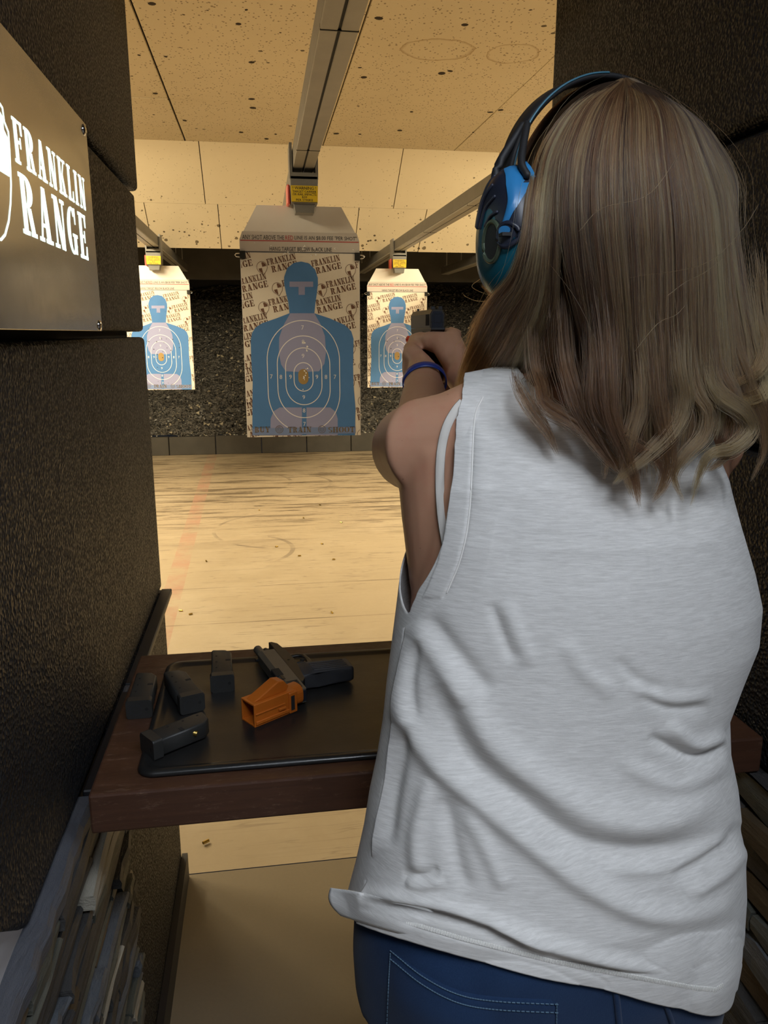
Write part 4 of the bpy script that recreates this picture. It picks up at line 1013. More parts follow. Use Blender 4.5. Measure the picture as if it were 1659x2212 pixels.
def remeshed(name, geos, voxel, mat, smooth_it=6):
    V, Fc = merge(geos); me = bpy.data.meshes.new('tmp'); me.from_pydata([tuple(map(float, v)) for v in V], [], Fc); me.update()
    bm = bmesh.new(); bm.from_mesh(me)
    # make every closed shell point outwards
    bmesh.ops.recalc_face_normals(bm, faces=bm.faces[:]); bm.to_mesh(me); bm.free()
    o = bpy.data.objects.new('tmp', me); C.objects.link(o)
    r = o.modifiers.new('r', 'REMESH'); r.mode = 'VOXEL'; r.voxel_size = voxel
    s = o.modifiers.new('s', 'SMOOTH'); s.iterations = smooth_it; s.factor = .5
    dg = bpy.context.evaluated_depsgraph_get(); dg.update()
    m2 = bpy.data.meshes.new_from_object(o.evaluated_get(dg)); bpy.data.objects.remove(o, do_unlink=True)
    m2.name = name; m2.materials.clear(); m2.materials.append(mat); m2.polygons.foreach_set('use_smooth', [True]*len(m2.polygons))
    return m2
th_ = np.linspace(0, 2*np.pi, 49)[:-1]
geos = []
rings = []
for z in np.linspace(.80, 1.385, 26):
    ins = .014 if z < 1.3 else .014+.03*(z-1.3)/.1
    rings.append(torso(np.full(48, z), th_, ins))
geos.append(loft_geo(rings))
HC = np.array([.345, .775, 1.567]); HR = (.078, .096, .114); HYAW = 0.25
def hrot(v):
    c, s = math.cos(HYAW), math.sin(HYAW); return np.array([v[0]*c-v[1]*s, v[0]*s+v[1]*c, v[2]])+HC
geos.append(tube_geo([(.333, .805, 1.33), (.338, .803, 1.40), (.348, .797, 1.46), (.356, .79, 1.52)], [.070, .056, .052, .054], 24))
for s, sx in ((-1, .18), (1, .475)): geos.append(tube_geo([(.330, .803, 1.405), ((.330+sx)/2, .80, 1.375), (sx, .80, 1.345)], [.040, .040, .038], 18))
geos.append(ellipsoid_geo(HC, HR, HYAW, 36, 24))
def hp(v): return tuple(hrot(np.array(v)))
geos.append(tube_geo([hp((0, .02, -.06)), hp((0, .055, -.085)), hp((0, .075, -.095))], [.062, .050, .030], 20))        # jaw, chin
geos.append(tube_geo([hp((0, .088, .012)), hp((0, .108, -.020)), hp((0, .102, -.032))], [.009, .012, .012], 12))          # nose
geos.append(tube_geo([hp((-.022, .088, -.058)), hp((0, .098, -.056)), hp((.022, .088, -.058))], [.006, .009, .006], 10)) # lips
for s in (-1, 1):
    geos.append(tube_geo([hp((s*.045, .074, .028)), hp((s*.018, .092, .026))], [.010, .010], 10))                       # brow
    geos.append(ellipsoid_geo(hp((s*.078, -.004, -.010)), (.010, .018, .030), HYAW, 14, 10))                            # ear
LAT = [[(.190, .800, 1.325), (.193, .790, 1.26), (.200, .778, 1.19), (.206, .768, 1.12)], [.052, .050, .050, .046]]
geos.append(tube_geo(*LAT, 22)); geos.append(tube_geo([(.655-x, y, z) for x, y, z in LAT[0]], LAT[1], 22))
geos.append(tube_geo([(.205, .797, 1.338), (.169, .802, 1.332), (.170, .86, 1.322), (.190, .95, 1.312), (.213, 1.03, 1.310), (.226, 1.08, 1.324), (.243, 1.16, 1.355), (.256, 1.225, 1.379), (.262, 1.265, 1.389)],
                     [.054, .052, .050, .045, .041, .0415, .035, .0275, .0255], 24))
geos.append(tube_geo([(.445, .797, 1.338), (.485, .802, 1.332), (.482, .87, 1.318), (.462, .96, 1.298), (.436, 1.04, 1.292), (.412, 1.09, 1.305), (.365, 1.16, 1.338), (.336, 1.212, 1.364), (.322, 1.245, 1.380)],
                     [.054, .052, .050, .045, .041, .0415, .035, .0275, .0255], 24))
# right hand
geos.append(tube_geo([(.322, 1.240, 1.377), (.323, 1.285, 1.405), (.325, 1.325, 1.427), (.329, 1.352, 1.433)], [(.0215, .026), (.022, .034), (.018, .034), (.014, .030)], 20, up=(1, 0, 0)))
geos.append(tube_geo([(.318, 1.285, 1.415), (.304, 1.312, 1.434), (.288, 1.335, 1.438)], [.026, .021, .0165], 16))
geos.append(tube_geo([(.292, 1.322, 1.434), (.277, 1.362, 1.442), (.272, 1.396, 1.440), (.274, 1.420, 1.436)], [.0165, .0118, .0098, .0076], 14))
geos.append(tube_geo([(.338, 1.345, 1.448), (.335, 1.392, 1.452), (.322, 1.428, 1.447), (.308, 1.434, 1.438)], [.0108, .0092, .0082, .0072], 14))
for z, r in ((1.404, .0094), (1.386, .0092), (1.369, .0082)):
    geos.append(tube_geo([(.337, 1.345, z+.016), (.334, 1.390, z), (.308, 1.414, z), (.283, 1.404, z), (.276, 1.380, z)], [r*1.12, r, r*.95, r*.9, r*.82], 14))
# left hand
geos.append(tube_geo([(.262, 1.258, 1.388), (.257, 1.300, 1.394), (.258, 1.345, 1.394), (.262, 1.378, 1.392)], [(.021, .0255), (.020, .033), (.016, .035), (.013, .032)], 20, up=(1, 0, 0)))
geos.append(tube_geo([(.262, 1.272, 1.398), (.254, 1.310, 1.412), (.259, 1.350, 1.423), (.264, 1.395, 1.424), (.268, 1.428, 1.420)], [.020, .0195, .0135, .0108, .0082], 16))
for k, z in enumerate((1.392, 1.375, 1.358, 1.343)):
    r = (.0096, .0098, .0094, .0082)[k]
    geos.append(tube_geo([(.260, 1.372, z+.004), (.272, 1.418, z), (.303, 1.434, z), (.336, 1.420, z+.003), (.350, 1.394, z+.008)], [r*1.1, r, r*.95, r*.9, r*.8], 14))
for s, x in ((-1, .195), (1, .405)):
    geos.append(tube_geo([(x, .72, .84), (x-s*.0, .72, .70), (x-.002*s, .725, .48), (x, .715, .30), (x, .70, .09)], [.09, .085, .058, .052, .036], 20))
    geos.append(tube_geo([(x, .69, .05), (x, .78, .04), (x, .86, .035)], [(.03, .035), (.028, .042), (.02, .038)], 14))
mb = remeshed('body', geos, .0036, MAT['skin'], 7)
body = child(put(bpy.data.objects.new('body', mb), person))
print('body verts', len(mb.vertices))
BV = BVHTree.FromPolygons([v.co for v in mb.vertices], [tuple(p.vertices) for p in mb.polygons])
for s in (-1, 1):
    e = ellipsoid_geo(hp((s*.031, .083, .006)), (.0125, .0125, .0125), 0, 14, 10); child(mesh('eye', e[0], e[1], plain('eye_white', (.8, .8, .78), .2), person, True))
e = ellipsoid_geo((.2665, 1.4150, 1.4390), (.0052, .0095, .0072), .1, 14, 10); child(mesh('thumb_nail', e[0], e[1], MAT['nail'], person, True))
for z in (1.392, 1.375, 1.358): 
    e = ellipsoid_geo((.3565, 1.392, z+.009), (.003, .006, .005), -.3, 12, 8); child(mesh('finger_nail', e[0], e[1], MAT['nail'], person, True))

# ---- jeans
jg = []; rings = []
for z in np.linspace(.72, .985, 14):
    r = torso(np.full(48, z), th_, .008+.010*min(1, max(0, (z-.84)/.06)))
    cx, cy, a, b = TP(z)
    if z < .92:   # seat: two rounded cheeks
        k = math.sin(min(1, max(0, (.92-z)/.2))*math.pi)
        for i in range(48):
            if math.sin(th_[i]) > 0: r[i, 1] -= .014*k*(math.exp(-((r[i, 0]-cx+.085)/.065)**2)+math.exp(-((r[i, 0]-cx-.085)/.065)**2))
    rings.append(r)
jg.append(loft_geo(rings))
for s, x in ((-1, .192), (1, .404)):
    jg.append(tube_geo([(x, .715, .80), (x, .715, .70), (x, .722, .48), (x, .715, .28), (x, .70, .07)], [(.128, .106), (.118, .100), (.078, .076), (.066, .064), (.058, .056)], 32, up=(0, 1, 0)))
mj = remeshed('jeans', jg, .006, MAT['denim'], 10)
jeans = child(put(bpy.data.objects.new('jeans', mj), person))
JB = BVHTree.FromPolygons([v.co for v in mj.vertices], [tuple(p.vertices) for p in mj.polygons])
def cast(bv, px, py, off=0.0, fallback=.62):
    d = Vector(ray(px, py)).normalized(); h = bv.ray_cast(Vector(ORG), d)
    if h[0] is None: p = Vector(at(px, py, fallback)); return p
    return h[0]-d*off
# back pocket as a raised patch
topl = [(837, 2040), (914, 2096), (989, 2134), (1070, 2149), (1211, 2156)]
NU, NV = 26, 14; V, Fc = [], []
tp = catmull([(a, b) for a, b in topl], NU+1)
for j in range(NV+1):
    for i in range(NU+1):
        px = tp[i][0]+(-9 if i == 0 else 0)*j/NV; py = tp[i][1]+(2330-tp[i][1])*j/NV
        o = .0026 if 0 < i < NU and j > 0 else -.001
        p = cast(JB, px, py, o, .60); V.append(tuple(p))
for j in range(NV):
    for i in range(NU): k = j*(NU+1)+i; Fc.append((k, k+1, k+NU+2, k+NU+1))
pk = mesh('back_pocket', V, Fc, MAT['denim'], jeans, True)
def stitch(name, pts, off, parent, bv, mat, r=.0007, dash=True, n=60, space=.5):
    c = catmull(pts, n); W = [cast(bv, a, b, off, .62) for a, b in c]; gs = []
    if dash:
        for k in range(0, n-1, 2): gs.append(tube_geo([W[k], W[k+1]], [r, r], 5))
    else: gs.append(tube_geo(W, [r]*n, 6))
    V, Fc = merge(gs); o = mesh(name, V, Fc, mat, parent, True); return o
pb = BVHTree.FromPolygons([Vector(v) for v in V], Fc)
for dy in (14, 32): stitch('stitching', [(a+(6 if k == 0 else (-6 if k == 4 else 0)), b+dy) for k, (a, b) in enumerate(topl)], .0034, jeans, JB, MAT['dthread'], n=110)
stitch('stitching', [(843, 2060), (839, 2130), (835, 2230)], .0034, jeans, JB, MAT['dthread'], n=50); stitch('stitching', [(1203, 2168), (1202, 2230)], .0034, jeans, JB, MAT['dthread'], n=20)
stitch('seam', [(1327, 2120), (1333, 2170), (1340, 2240)], .0008, jeans, JB, MAT['denim'], .0035, False, 30); stitch('seam', [(1430, 2150), (1445, 2190), (1462, 2240)], .0008, jeans, JB, MAT['denim'], .003, False, 30)
for s, x in ((-1, .195), (1, .405)):
    V, Fc = tube_geo([(x, .665, .045), (x, .75, .048), (x, .84, .042), (x, .895, .036)], [(.044, .038), (.047, .044), (.040, .047), (.028, .036)], 20)
    V = [(a, b, max(c, .002)) for a, b, c in V]; child(mesh('shoe', V, Fc, plain('white_trainer', (.6, .6, .6), .6), person, True))

# ---- sleeveless white top
HEM = [(690, 1955), (735, 1972), (770, 1990), (830, 2012), (1000, 2062), (1200, 2112), (1400, 2150), (1500, 2168), (1545, 2172), (1580, 2150), (1600, 2110), (1640, 2080)]
HX, HY = [p[0] for p in HEM], [p[1] for p in HEM]
ARM = [(1003, 858), (988, 890), (983, 930), (980, 1000), (976, 1080), (968, 1150), (952, 1215), (925, 1280), (888, 1336)]
AY, AX = [p[1] for p in ARM], [p[0] for p in ARM]
TH0 = 0.20; ZTOP = 1.402
zs = np.linspace(1.0, .62, 200)
def hemz(th):
    q = proj(torso(zs, np.full(200, th))); h = np.interp(q[:, 0], HX, HY); k = np.argmax(q[:, 1] >= h)
    return float(zs[k]) if q[k, 1] >= h[k] else .72
THB = np.linspace(-.5, math.pi+.9, 200); HZ = np.array([hemz(t) for t in THB])
HZ = np.convolve(np.pad(HZ, 6, 'edge'), np.ones(13)/13, 'valid')
hem_of = lambda th: np.interp(th, THB, HZ)
def arm_theta(z):     # angle on the back where the armhole edge lies at height z
    t = np.linspace(0.02, 1.5, 240); q = proj(torso(np.full(240, z), t)); e = q[:, 0]-np.interp(q[:, 1], AY, AX)
    k = np.argmax(e > 0); return float(t[k]) if e[k] > 0 else .6
ZAB = 1.150
zz = np.linspace(ZAB, ZTOP, 60); AT = np.array([arm_theta(z) for z in zz]); AT[0] = TH0
AT = np.convolve(np.pad(AT, 3, 'edge'), np.ones(7)/7, 'valid')
th_l = lambda z: np.where(z > ZAB, np.interp(z, zz, AT), TH0)
wgt = lambda z: np.clip((z-ZAB)/.06, 0, 1)
FOLDS = [([(883, 1380), (868, 1520), (935, 1635), (1017, 1711), (1157, 1828), (1274, 1915), (1420, 1974), (1595, 1956)], 26, .0085),
         ([(941, 1477), (1017, 1635), (1134, 1734), (1216, 1804), (1303, 1839), (1420, 1845), (1554, 1810)], 30, -.010),
         ([(960, 1420), (1060, 1600), (1170, 1690), (1290, 1760), (1420, 1770), (1560, 1720)], 36, .009),
         ([(1440, 1560), (1500, 1608), (1566, 1588)], 15, .006), ([(1400, 1590), (1500, 1634), (1570, 1612)], 13, -.0065), ([(1330, 1640), (1450, 1692), (1575, 1650)], 20, .004),
         ([(1360, 1480), (1440, 1510), (1540, 1500)], 14, .003), ([(1380, 1500), (1450, 1530), (1530, 1525)], 12, -.003),
         ([(1090, 1300), (1120, 1370), (1150, 1440)], 18, .003), ([(1060, 1300), (1085, 1370), (1110, 1430)], 14, -.003), ([(1220, 1380), (1260, 1450), (1330, 1500)], 20, .0028), ([(1330, 1420), (1380, 1470), (1440, 1490)], 14, -.0025),
         ([(778, 1925), (900, 1940), (982, 1958), (1100, 2000), (1190, 2040)], 13, .008), ([(800, 1950), (980, 1985), (1150, 2047)], 12, -.006),
         ([(1060, 1992), (1230, 2052), (1380, 2085), (1500, 2075), (1600, 2000)], 16, .0075), ([(1200, 2072), (1380, 2107), (1520, 2097), (1605, 2040)], 12, -.0065),
         ([(850, 1560), (815, 1720), (800, 1850)], 14, .005), ([(885, 1560), (855, 1700), (838, 1830)], 16, -.0055), ([(930, 1680), (900, 1800), (905, 1890)], 18, .005), ([(960, 1720), (985, 1850), (1010, 1930)], 20, -.005),
         ([(1000, 1740), (1060, 1850), (1090, 1920)], 18, .004), ([(878, 1900), (915, 1912), (960, 1900)], 13, .004), ([(870, 1885), (915, 1890), (950, 1878)], 12, -.003),
         ([(1450, 1900), (1540, 1850), (1605, 1780)], 16, -.005), ([(1480, 1935), (1560, 1885), (1610, 1830)], 16, .005), ([(1300, 1880), (1450, 1870), (1580, 1800)], 14, .004),
         ([(1060, 1180), (1200, 1210), (1400, 1200)], 60, -.003), ([(890, 1345), (960, 1440), (1010, 1520)], 24, .005), ([(920, 1330), (1000, 1430), (1060, 1500)], 22, -.005),
         ([(905, 1380), (890, 1480), (900, 1560)], 12, -.004), ([(1010, 900), (1040, 960), (1035, 1100)], 18, .002)]
def folds(q):
    d = np.zeros(len(q))
    for pl, wd, amp in FOLDS:
        c = catmull(pl, 60); best = np.full(len(q), 1e9); tt = np.zeros(len(q))
        for k in range(59):
            a, b = c[k], c[k+1]; ab = b-a; t = np.clip(((q-a)@ab)/(ab@ab), 0, 1); dd = np.hypot(*(q-(a+t[:, None]*ab)).T)
            m = dd < best; best[m] = dd[m]; tt[m] = (k+t[m])/59
        env = np.clip(np.minimum(tt, 1-tt)/.16, 0, 1)**.7
        d += amp*np.exp(-(best/wd)**2)*env
    # hem band and armhole binding
    hd = np.interp(q[:, 0], HX, HY)-q[:, 1]
    d += -.0016*np.exp(-((hd-34)/4.0)**2)+.0012*(hd < 33)
    ad = q[:, 0]-np.interp(q[:, 1], AY, AX)
    m = q[:, 1] < 1290
    d += m*(-.0016*np.exp(-((ad-40)/4.0)**2)+.0010*((ad < 38)&(ad > -5)))
    # little roll where the hem flips out over the hip
    d += .045*np.exp(-((q[:, 0]-744)/30)**2-((q[:, 1]-1935)/24)**2)
    return d
def sheet(th_a, th_b, nu, nv, back):
    """grid between the angles th_a(z) and th_b(z), top to hem"""
    P_, N_ = [], []
    for j in range(nv+1):
        v = j/nv
        tl = None
        z0 = ZTOP+(.80-ZTOP)*v            # nominal height for the edge angles
        a, b = float(th_a(z0)), float(th_b(z0)); th = a+(b-a)*np.linspace(0, 1, nu+1)
        z = ZTOP+(hem_of(th if back else np.where(th < math.pi/2, np.clip(th, -.5, None), th))-ZTOP)*v
        P_.append(torso(z, th)); cx, cy, A_, B_ = TP(z)
        n = np.stack([-np.cos(th)/np.maximum(A_, .01), -np.sin(th)/np.maximum(B_, .02), np.zeros_like(th)], -1); N_.append(n/np.linalg.norm(n, axis=1)[:, None])
    P_ = np.concatenate(P_); N_ = np.concatenate(N_)
    if back: P_ = P_+N_*folds(proj(P_))[:, None]
    Fc = []
    for j in range(nv):
        for i in range(nu): k = j*(nu+1)+i; Fc.append((k, k+1, k+nu+2, k+nu+1))
    return P_, Fc
tb_l = lambda z: float(th_l(np.array(z)))
P1, F1 = sheet(tb_l, lambda z: math.pi-(tb_l(z) if z > ZAB else TH0)*.9, 330, 420, True)
def front_l(z): return TH0-(1.05*np.clip((z-ZAB)/.12, 0, 1)**.7 if z > ZAB else 0)
P2, F2 = sheet(lambda z: float(front_l(z)), lambda z: -math.pi-float(-front_l(z))*0-(-.9*TH0 if False else 0)+(-0.0), 2, 2, False)
# front: angles run from the left seam round the chest to the right seam
def fsheet(nu, nv):
    P_ = []
    for j in range(nv+1):
        v = j/nv; z0 = ZTOP+(.80-ZTOP)*v; a = float(front_l(z0)); b = -math.pi-(-.9*TH0)*0-math.pi*0
        bR = -(math.pi)+(-(math.pi-(math.pi-.9*TH0)))+(1.05*np.clip((z0-ZAB)/.12, 0, 1)**.7 if z0 > ZAB else 0)
        th = a+(bR-a)*np.linspace(0, 1, nu+1)
        ha, hb = hem_of(TH0), hem_of(math.pi-.9*TH0); hz = ha+(hb-ha)*np.linspace(0, 1, nu+1)
        z = ZTOP+(hz-ZTOP)*v
        p = torso(z, th)
        bust = np.exp(-((z-1.22)/.07)**2)*np.clip(-np.sin(th), 0, 1)**1.5
        p[:, 1] += .035*bust; P_.append(p)
    Fc = [(j*(nu+1)+i, (j+1)*(nu+1)+i, (j+1)*(nu+1)+i+1, j*(nu+1)+i+1) for j in range(nv) for i in range(nu)]
    return np.concatenate(P_), Fc
P2, F2 = fsheet(64, 420)
V = np.concatenate([P1, P2]); Fs = F1+[tuple(i+len(P1) for i in f) for f in F2]
# cut the neck opening
nk = (np.hypot((V[:, 0]-.337)/.078, (V[:, 1]-.80)/.085) < 1) & (V[:, 2] > 1.375)
Fs = [f for f in Fs if not nk[list(f)].all()]
for i in range(len(V)):
    p = Vector(V[i]); h = BV.find_nearest(p, .05)
    if h[0] is not None:
        d = (p-h[0]).dot(h[1])
        if d < .003: V[i] = h[0]+h[1]*.0035
    if V[i][2] < 1.0:
        p = Vector(V[i]); h = JB.find_nearest(p, .08)
        if h[0] is not None and (p-h[0]).dot(h[1]) < .004: V[i] = h[0]+h[1]*.005
me = bpy.data.meshes.new('tank_top'); me.from_pydata([tuple(v) for v in V], [], Fs); me.update()
bm = bmesh.new(); bm.from_mesh(me); bmesh.ops.remove_doubles(bm, verts=bm.verts[:], dist=.0004)
bmesh.ops.delete(bm, geom=[v for v in bm.verts if not v.link_faces], context='VERTS'); bmesh.ops.recalc_face_normals(bm, faces=bm.faces[:])
for _ in range(2): bmesh.ops.smooth_vert(bm, verts=[v for v in bm.verts if not v.is_boundary], factor=.5, use_axis_x=True, use_axis_y=True, use_axis_z=True)
bm.to_mesh(me); bm.free()
me.materials.append(MAT['shirt']); me.polygons.foreach_set('use_smooth', [True]*len(me.polygons))
top = child(put(bpy.data.objects.new('tank_top', me), person)); so = top.modifiers.new('t', 'SOLIDIFY'); so.thickness = .0016; so.offset = 0
SB = BVHTree.FromPolygons([v.co for v in me.vertices], [tuple(p.vertices) for p in me.polygons])
# overlock stitching along the hem and the armhole
def on_shirt(px, py, off): return cast(SB, px, py, off, .66)
gs = []
hx = np.linspace(772, 1560, 225)
for k, x in enumerate(hx):
    y = np.interp(x, HX, HY)-34; a = on_shirt(x, y-4, .0016); b = on_shirt(x+2, y+4, .0016); gs.append(tube_geo([a, b], [.0007, .0007], 5))
V2, F2_ = merge(gs); mesh('hem_stitching', V2, F2_, MAT['thread'], top, True)
c = catmull([(x+40, y) for x, y in ARM[:8]], 120)
V2, F2_ = tube_geo([on_shirt(a, b, .0012) for a, b in c], [.0008]*120, 6); mesh('armhole_stitching', V2, F2_, MAT['thread'], top, True)

# the hem flips up into a small roll over the left hip
up_ = catmull([(716, 1918), (762, 1924), (820, 1936), (900, 1952), (1000, 1985)], 41); dn_ = catmull([(738, 1976), (778, 1990), (830, 2006), (900, 2026), (1000, 2056)], 41)
V2, F2_ = [], []
ref = cast(SB, 778, 1950, .004, .70)
for i in range(41):
    for j in range(11):
        v_ = j/10; q = up_[i]*(1-v_)+dn_[i]*v_
        bul = .0045*math.sin(math.pi*v_)*(1-(i/40)**2)+.0018*(1-i/40)-.0045*(i/40)**2
        if q[0] < 778: p_ = Vector(at(q[0]-14*math.sin(math.pi*v_)*(1-i/6 if i < 6 else 0), q[1], ref.y-.0+.0006*(778-q[0])))
        else: p_ = cast(SB, q[0], q[1], bul, .66)
        V2.append(tuple(p_))
for i in range(40):
    for j in range(10): k = i*11+j; F2_.append((k, k+11, k+12, k+1))
hf = mesh('hem_fold', V2, F2_, MAT['shirt'], top, True); so = hf.modifiers.new('t', 'SOLIDIFY'); so.thickness = .0016
# ---- bra strap
sp = catmull([(1000, 868), (982, 890), (964, 925), (953, 975), (950, 1040), (954, 1110), (964, 1175), (972, 1215)], 40)
pts = [cast(BV, a, b, .0015, .72) for a, b in sp]
V, Fc = [], []
for k in range(40):
    t = (pts[min(k+1, 39)]-pts[max(k-1, 0)]).normalized(); vd = (pts[k]-Vector(ORG)).normalized(); sd = t.cross(vd).normalized()
    for a, b in ((-.0048, 0), (-.0040, -.0012), (0, -.0016), (.0040, -.0012), (.0048, 0), (0, .0012)): V.append(tuple(pts[k]+sd*a+vd*b))
for k in range(39):
    for q in range(6): Fc.append((k*6+q, k*6+(q+1) % 6, (k+1)*6+(q+1) % 6, (k+1)*6+q))
child(mesh('bra_strap', V, Fc, MAT['strap'], person, True))

# ---- wristband: loose blue silicone ring on the left wrist
ax = (Vector((.256, 1.225, 1.379))-Vector((.243, 1.16, 1.355))).normalized(); ctr = Vector((.2545, 1.212, 1.3745))
tilt = (ax+Vector((-.10, 0, .30))).normalized(); u = tilt.cross(Vector((0, 0, 1))).normalized(); v = tilt.cross(u)
V, Fc = [], []; n = 56
for k in range(n):
    a = 2*math.pi*k/n; c = ctr+u*.0345*math.cos(a)+v*.0355*math.sin(a); o = (u*math.cos(a)+v*math.sin(a))
    for w_, d_ in ((-.0062, -.0008), (-.0058, .0008), (.0058, .0008), (.0062, -.0008)): V.append(tuple(c+tilt*w_+o*d_-ctr))
for k in range(n):
    for q in range(4): Fc.append((k*4+q, k*4+(q+1) % 4, ((k+1) % n)*4+(q+1) % 4, ((k+1) % n)*4+q))
wb = mesh('wristband', V, Fc, MAT['band'], None, True, label='thin blue silicone wristband around the shooter\'s wrist', category='wristband'); wb.location = ctr

# ---- ear defenders
MAT['navy'] = plain('dark_navy_plastic', (0.018, 0.022, 0.040), .38, var=.1)
MAT['ribnavy'] = plain('navy_rib', (0.035, 0.04, 0.065), .35)
MAT['teal'] = plain('metallic_teal_shell', (0.012, 0.135, 0.205), .26, .25, var=.12, vscale=20)
MAT['sky'] = plain('bright_blue_inlay', (0.03, 0.22, 0.52), .3)
MAT['pad'] = plain('black_foam_cushion', (0.012, 0.012, 0.014), .6)
em = empty('ear_defenders', tuple(HC), label='black and teal ear defenders worn over the shooter\'s hair', category='ear defenders')
cz, sz = math.cos(HYAW), math.sin(HYAW); HM = Matrix(((cz, -sz, 0, 0), (sz, cz, 0, 0), (0, 0, 1, 0), (0, 0, 0, 1)))
def cup(s):
    # local frame: x outwards (s side), y forward, z up; outline is an egg, domed outwards
    def outline(sc, n=48):
        A = np.linspace(0, 2*np.pi, n+1)[:-1]; return np.stack([.042*sc*np.cos(A)*(1-.12*np.sin(A)), .062*sc*np.sin(A)], -1)
    off = np.array([s*.080, -.002, -.022])
    if s < 0: off = np.array([-.088, -.012, -.027])
    else: off = np.array([.084, -.002, -.020])
    lean = .22 if s < 0 else .1          # cup tilts with the band
    def X(x, y, z):
        xx = x+lean*-.12*z*0; return HM @ Vector((off[0]+s*x, off[1]+y, off[2]+z))
    prof = [(.000, .80), (.004, .92), (.012, .97), (.014, .90)]
    rings = [[tuple(X(x, a, b)) for a, b in outline(sc)] for x, sc in prof]; V, Fc = loft_geo(rings); mesh('ear_cushion', V, Fc, MAT['pad'], em, True)
    dome = [(.014, .97), (.018, 1.0), (.028, .985), (.038, .93), (.046, .82), (.051, .62), (.053, .35)]
    rings = [[tuple(X(x, a, b)) for a, b in outline(sc)] for x, sc in dome]; V, Fc = loft_geo(rings)
    lo, up_ = [], []
    for f in Fc:
        p = np.mean([V[i] for i in f], 0); lz = p[2]-off[2]; ly = (HM.inverted() @ Vector(p)).y-off[1]
        (up_ if lz > .004+.25*ly else lo).append(f)
    o = mesh('cup_shell', V, Fc, MAT['navy'], em, True); o.data.materials.append(MAT['teal'])
    o.data.polygons.foreach_set('material_index', [0 if f in set(up_) else 1 for f in Fc])
    DB = BVHTree.FromPolygons([Vector(q) for q in V], Fc)
    def surf(y, z, out=.0):
        d = (HM @ Vector((-s, 0, 0))); st = X(.12, y, z); h = DB.ray_cast(st, d)
        if h[0] is None: return X(.02, y, z)
        return h[0]-d*out
    if s > 0: return
    # bright inlay stripe on the rear of the upper half
    V, Fc = [], []
    path = [(-.006, .060), (-.016, .052), (-.024, .040), (-.029, .026), (-.028, .012), (-.024, .003)]
    c = catmull(path, 20)
    for k in range(20):
        t = c[min(k+1, 19)]-c[max(k-1, 0)]; nn = np.array([-t[1], t[0]])/np.linalg.norm(t)
        wd = .0043*(1-.55*(k/19)**3)
        for a in (-1, -.35, .35, 1): q = c[k]+nn*a*wd; V.append(tuple(surf(q[0], q[1], .0014 if abs(a) == 1 else .0026)))
    for k in range(19):
        for q in range(3): Fc.append((k*4+q, k*4+q+1, (k+1)*4+q+1, (k+1)*4+q))
    mesh('inlay_stripe', V, Fc, MAT['sky'], em, True)
    for k in range(4):   # moulded ribs on the upper half
        c = catmull([((.030, .010), (.024, .034), (.010, .052)), ((.022, .008), (.015, .028), (.000, .042)), ((.014, .007), (.006, .022), (-.008, .031)), ((.004, .007), (-.004, .014), (-.014, .017))][k], 12)
        tube('shell_rib', [tuple(surf(a, b, .0006)) for a, b in c], .0017, MAT['ribnavy'], em, 6)
    def ring(y, z, r1, r2, mat, name, out=.001, thick=.0022):
        c = [tuple(surf(y+r1*math.cos(a), z+r2*math.sin(a), out)) for a in np.linspace(0, 2*np.pi, 33)]
        V, Fc = tube_geo(c, [thick]*33, 8); mesh(name, V, Fc, mat, em, True)
    def disc(y, z, r1, r2, mat, name, out=.0012):
        V = [tuple(surf(y, z, out))]; 
        for rr_ in (.5, 1.0): V += [tuple(surf(y+rr_*r1*math.cos(a), z+rr_*r2*math.sin(a), out)) for a in np.linspace(0, 2*np.pi, 25)[:-1]]
        Fc = [(0, 1+i, 1+(i+1) % 24) for i in range(24)]+[(1+i, 25+i, 25+(i+1) % 24, 1+(i+1) % 24) for i in range(24)]; mesh(name, V, Fc, mat, em, True)
    disc(-.008, -.008, .0125, .0165, MAT['pad'], 'microphone_mesh'); ring(-.008, -.008, .0135, .0175, plain('olive_rim', (.10, .13, .085), .35, .4) if s < 0 else MAT['navy'], 'microphone_rim')
    disc(-.029, -.004, .0075, .0085, MAT['navy'], 'volume_knob', .004); disc(-.029, -.0005, .0055, .0040, MAT['sky'], 'knob_inlay', .0048); ring(-.029, -.004, .0088, .0098, MAT['navy'], 'knob_rim', .002, .0026); box('knob_bar', *[tuple(min(a, b) for a, b in zip(surf(-.036, -.0055, .0065), surf(-.022, -.0025, .0035))), tuple(max(a, b) for a, b in zip(surf(-.036, -.0055, .0065), surf(-.022, -.0025, .0035)))], MAT['pad'], em)
    # yoke from the band down to the cup
    yk = [HM @ Vector((s*.098, .004, .072)), X(.034, .014, .066), X(.040, .012, .050), X(.042, .006, .036)]
    tube('yoke', [tuple(p) for p in catmull([tuple(p) for p in yk], 14)], .0042, MAT['pad'], em, 8)
    yk = [HM @ Vector((s*.098, -.004, .072)), X(.030, -.016, .062), X(.030, -.026, .048)]
    tube('yoke', [tuple(p) for p in catmull([tuple(p) for p in yk], 14)], .0035, MAT['pad'], em, 8)
cup(-1); cup(1)
hb = []
A = np.radians(np.linspace(-14, 194, 61))
V, Fc = [], []
for k, a in enumerate(A):
    wdt = .011+.006*math.sin(max(0, min(math.pi, a))); c = Vector((.112*math.cos(a), .010, .016+.108*math.sin(a))); o = Vector((math.cos(a), 0, math.sin(a)))
    for y, d in ((-1, 0), (-.8, .003), (.8, .003), (1, 0), (.8, -.003), (-.8, -.003)): V.append(tuple(HM @ (c+Vector((0, y*wdt, 0))+o*d)))
for k in range(60):
    for q in range(6): Fc.append((k*6+q, k*6+(q+1) % 6, (k+1)*6+(q+1) % 6, (k+1)*6+q))
mesh('headband', V, Fc, MAT['pad'], em, True)
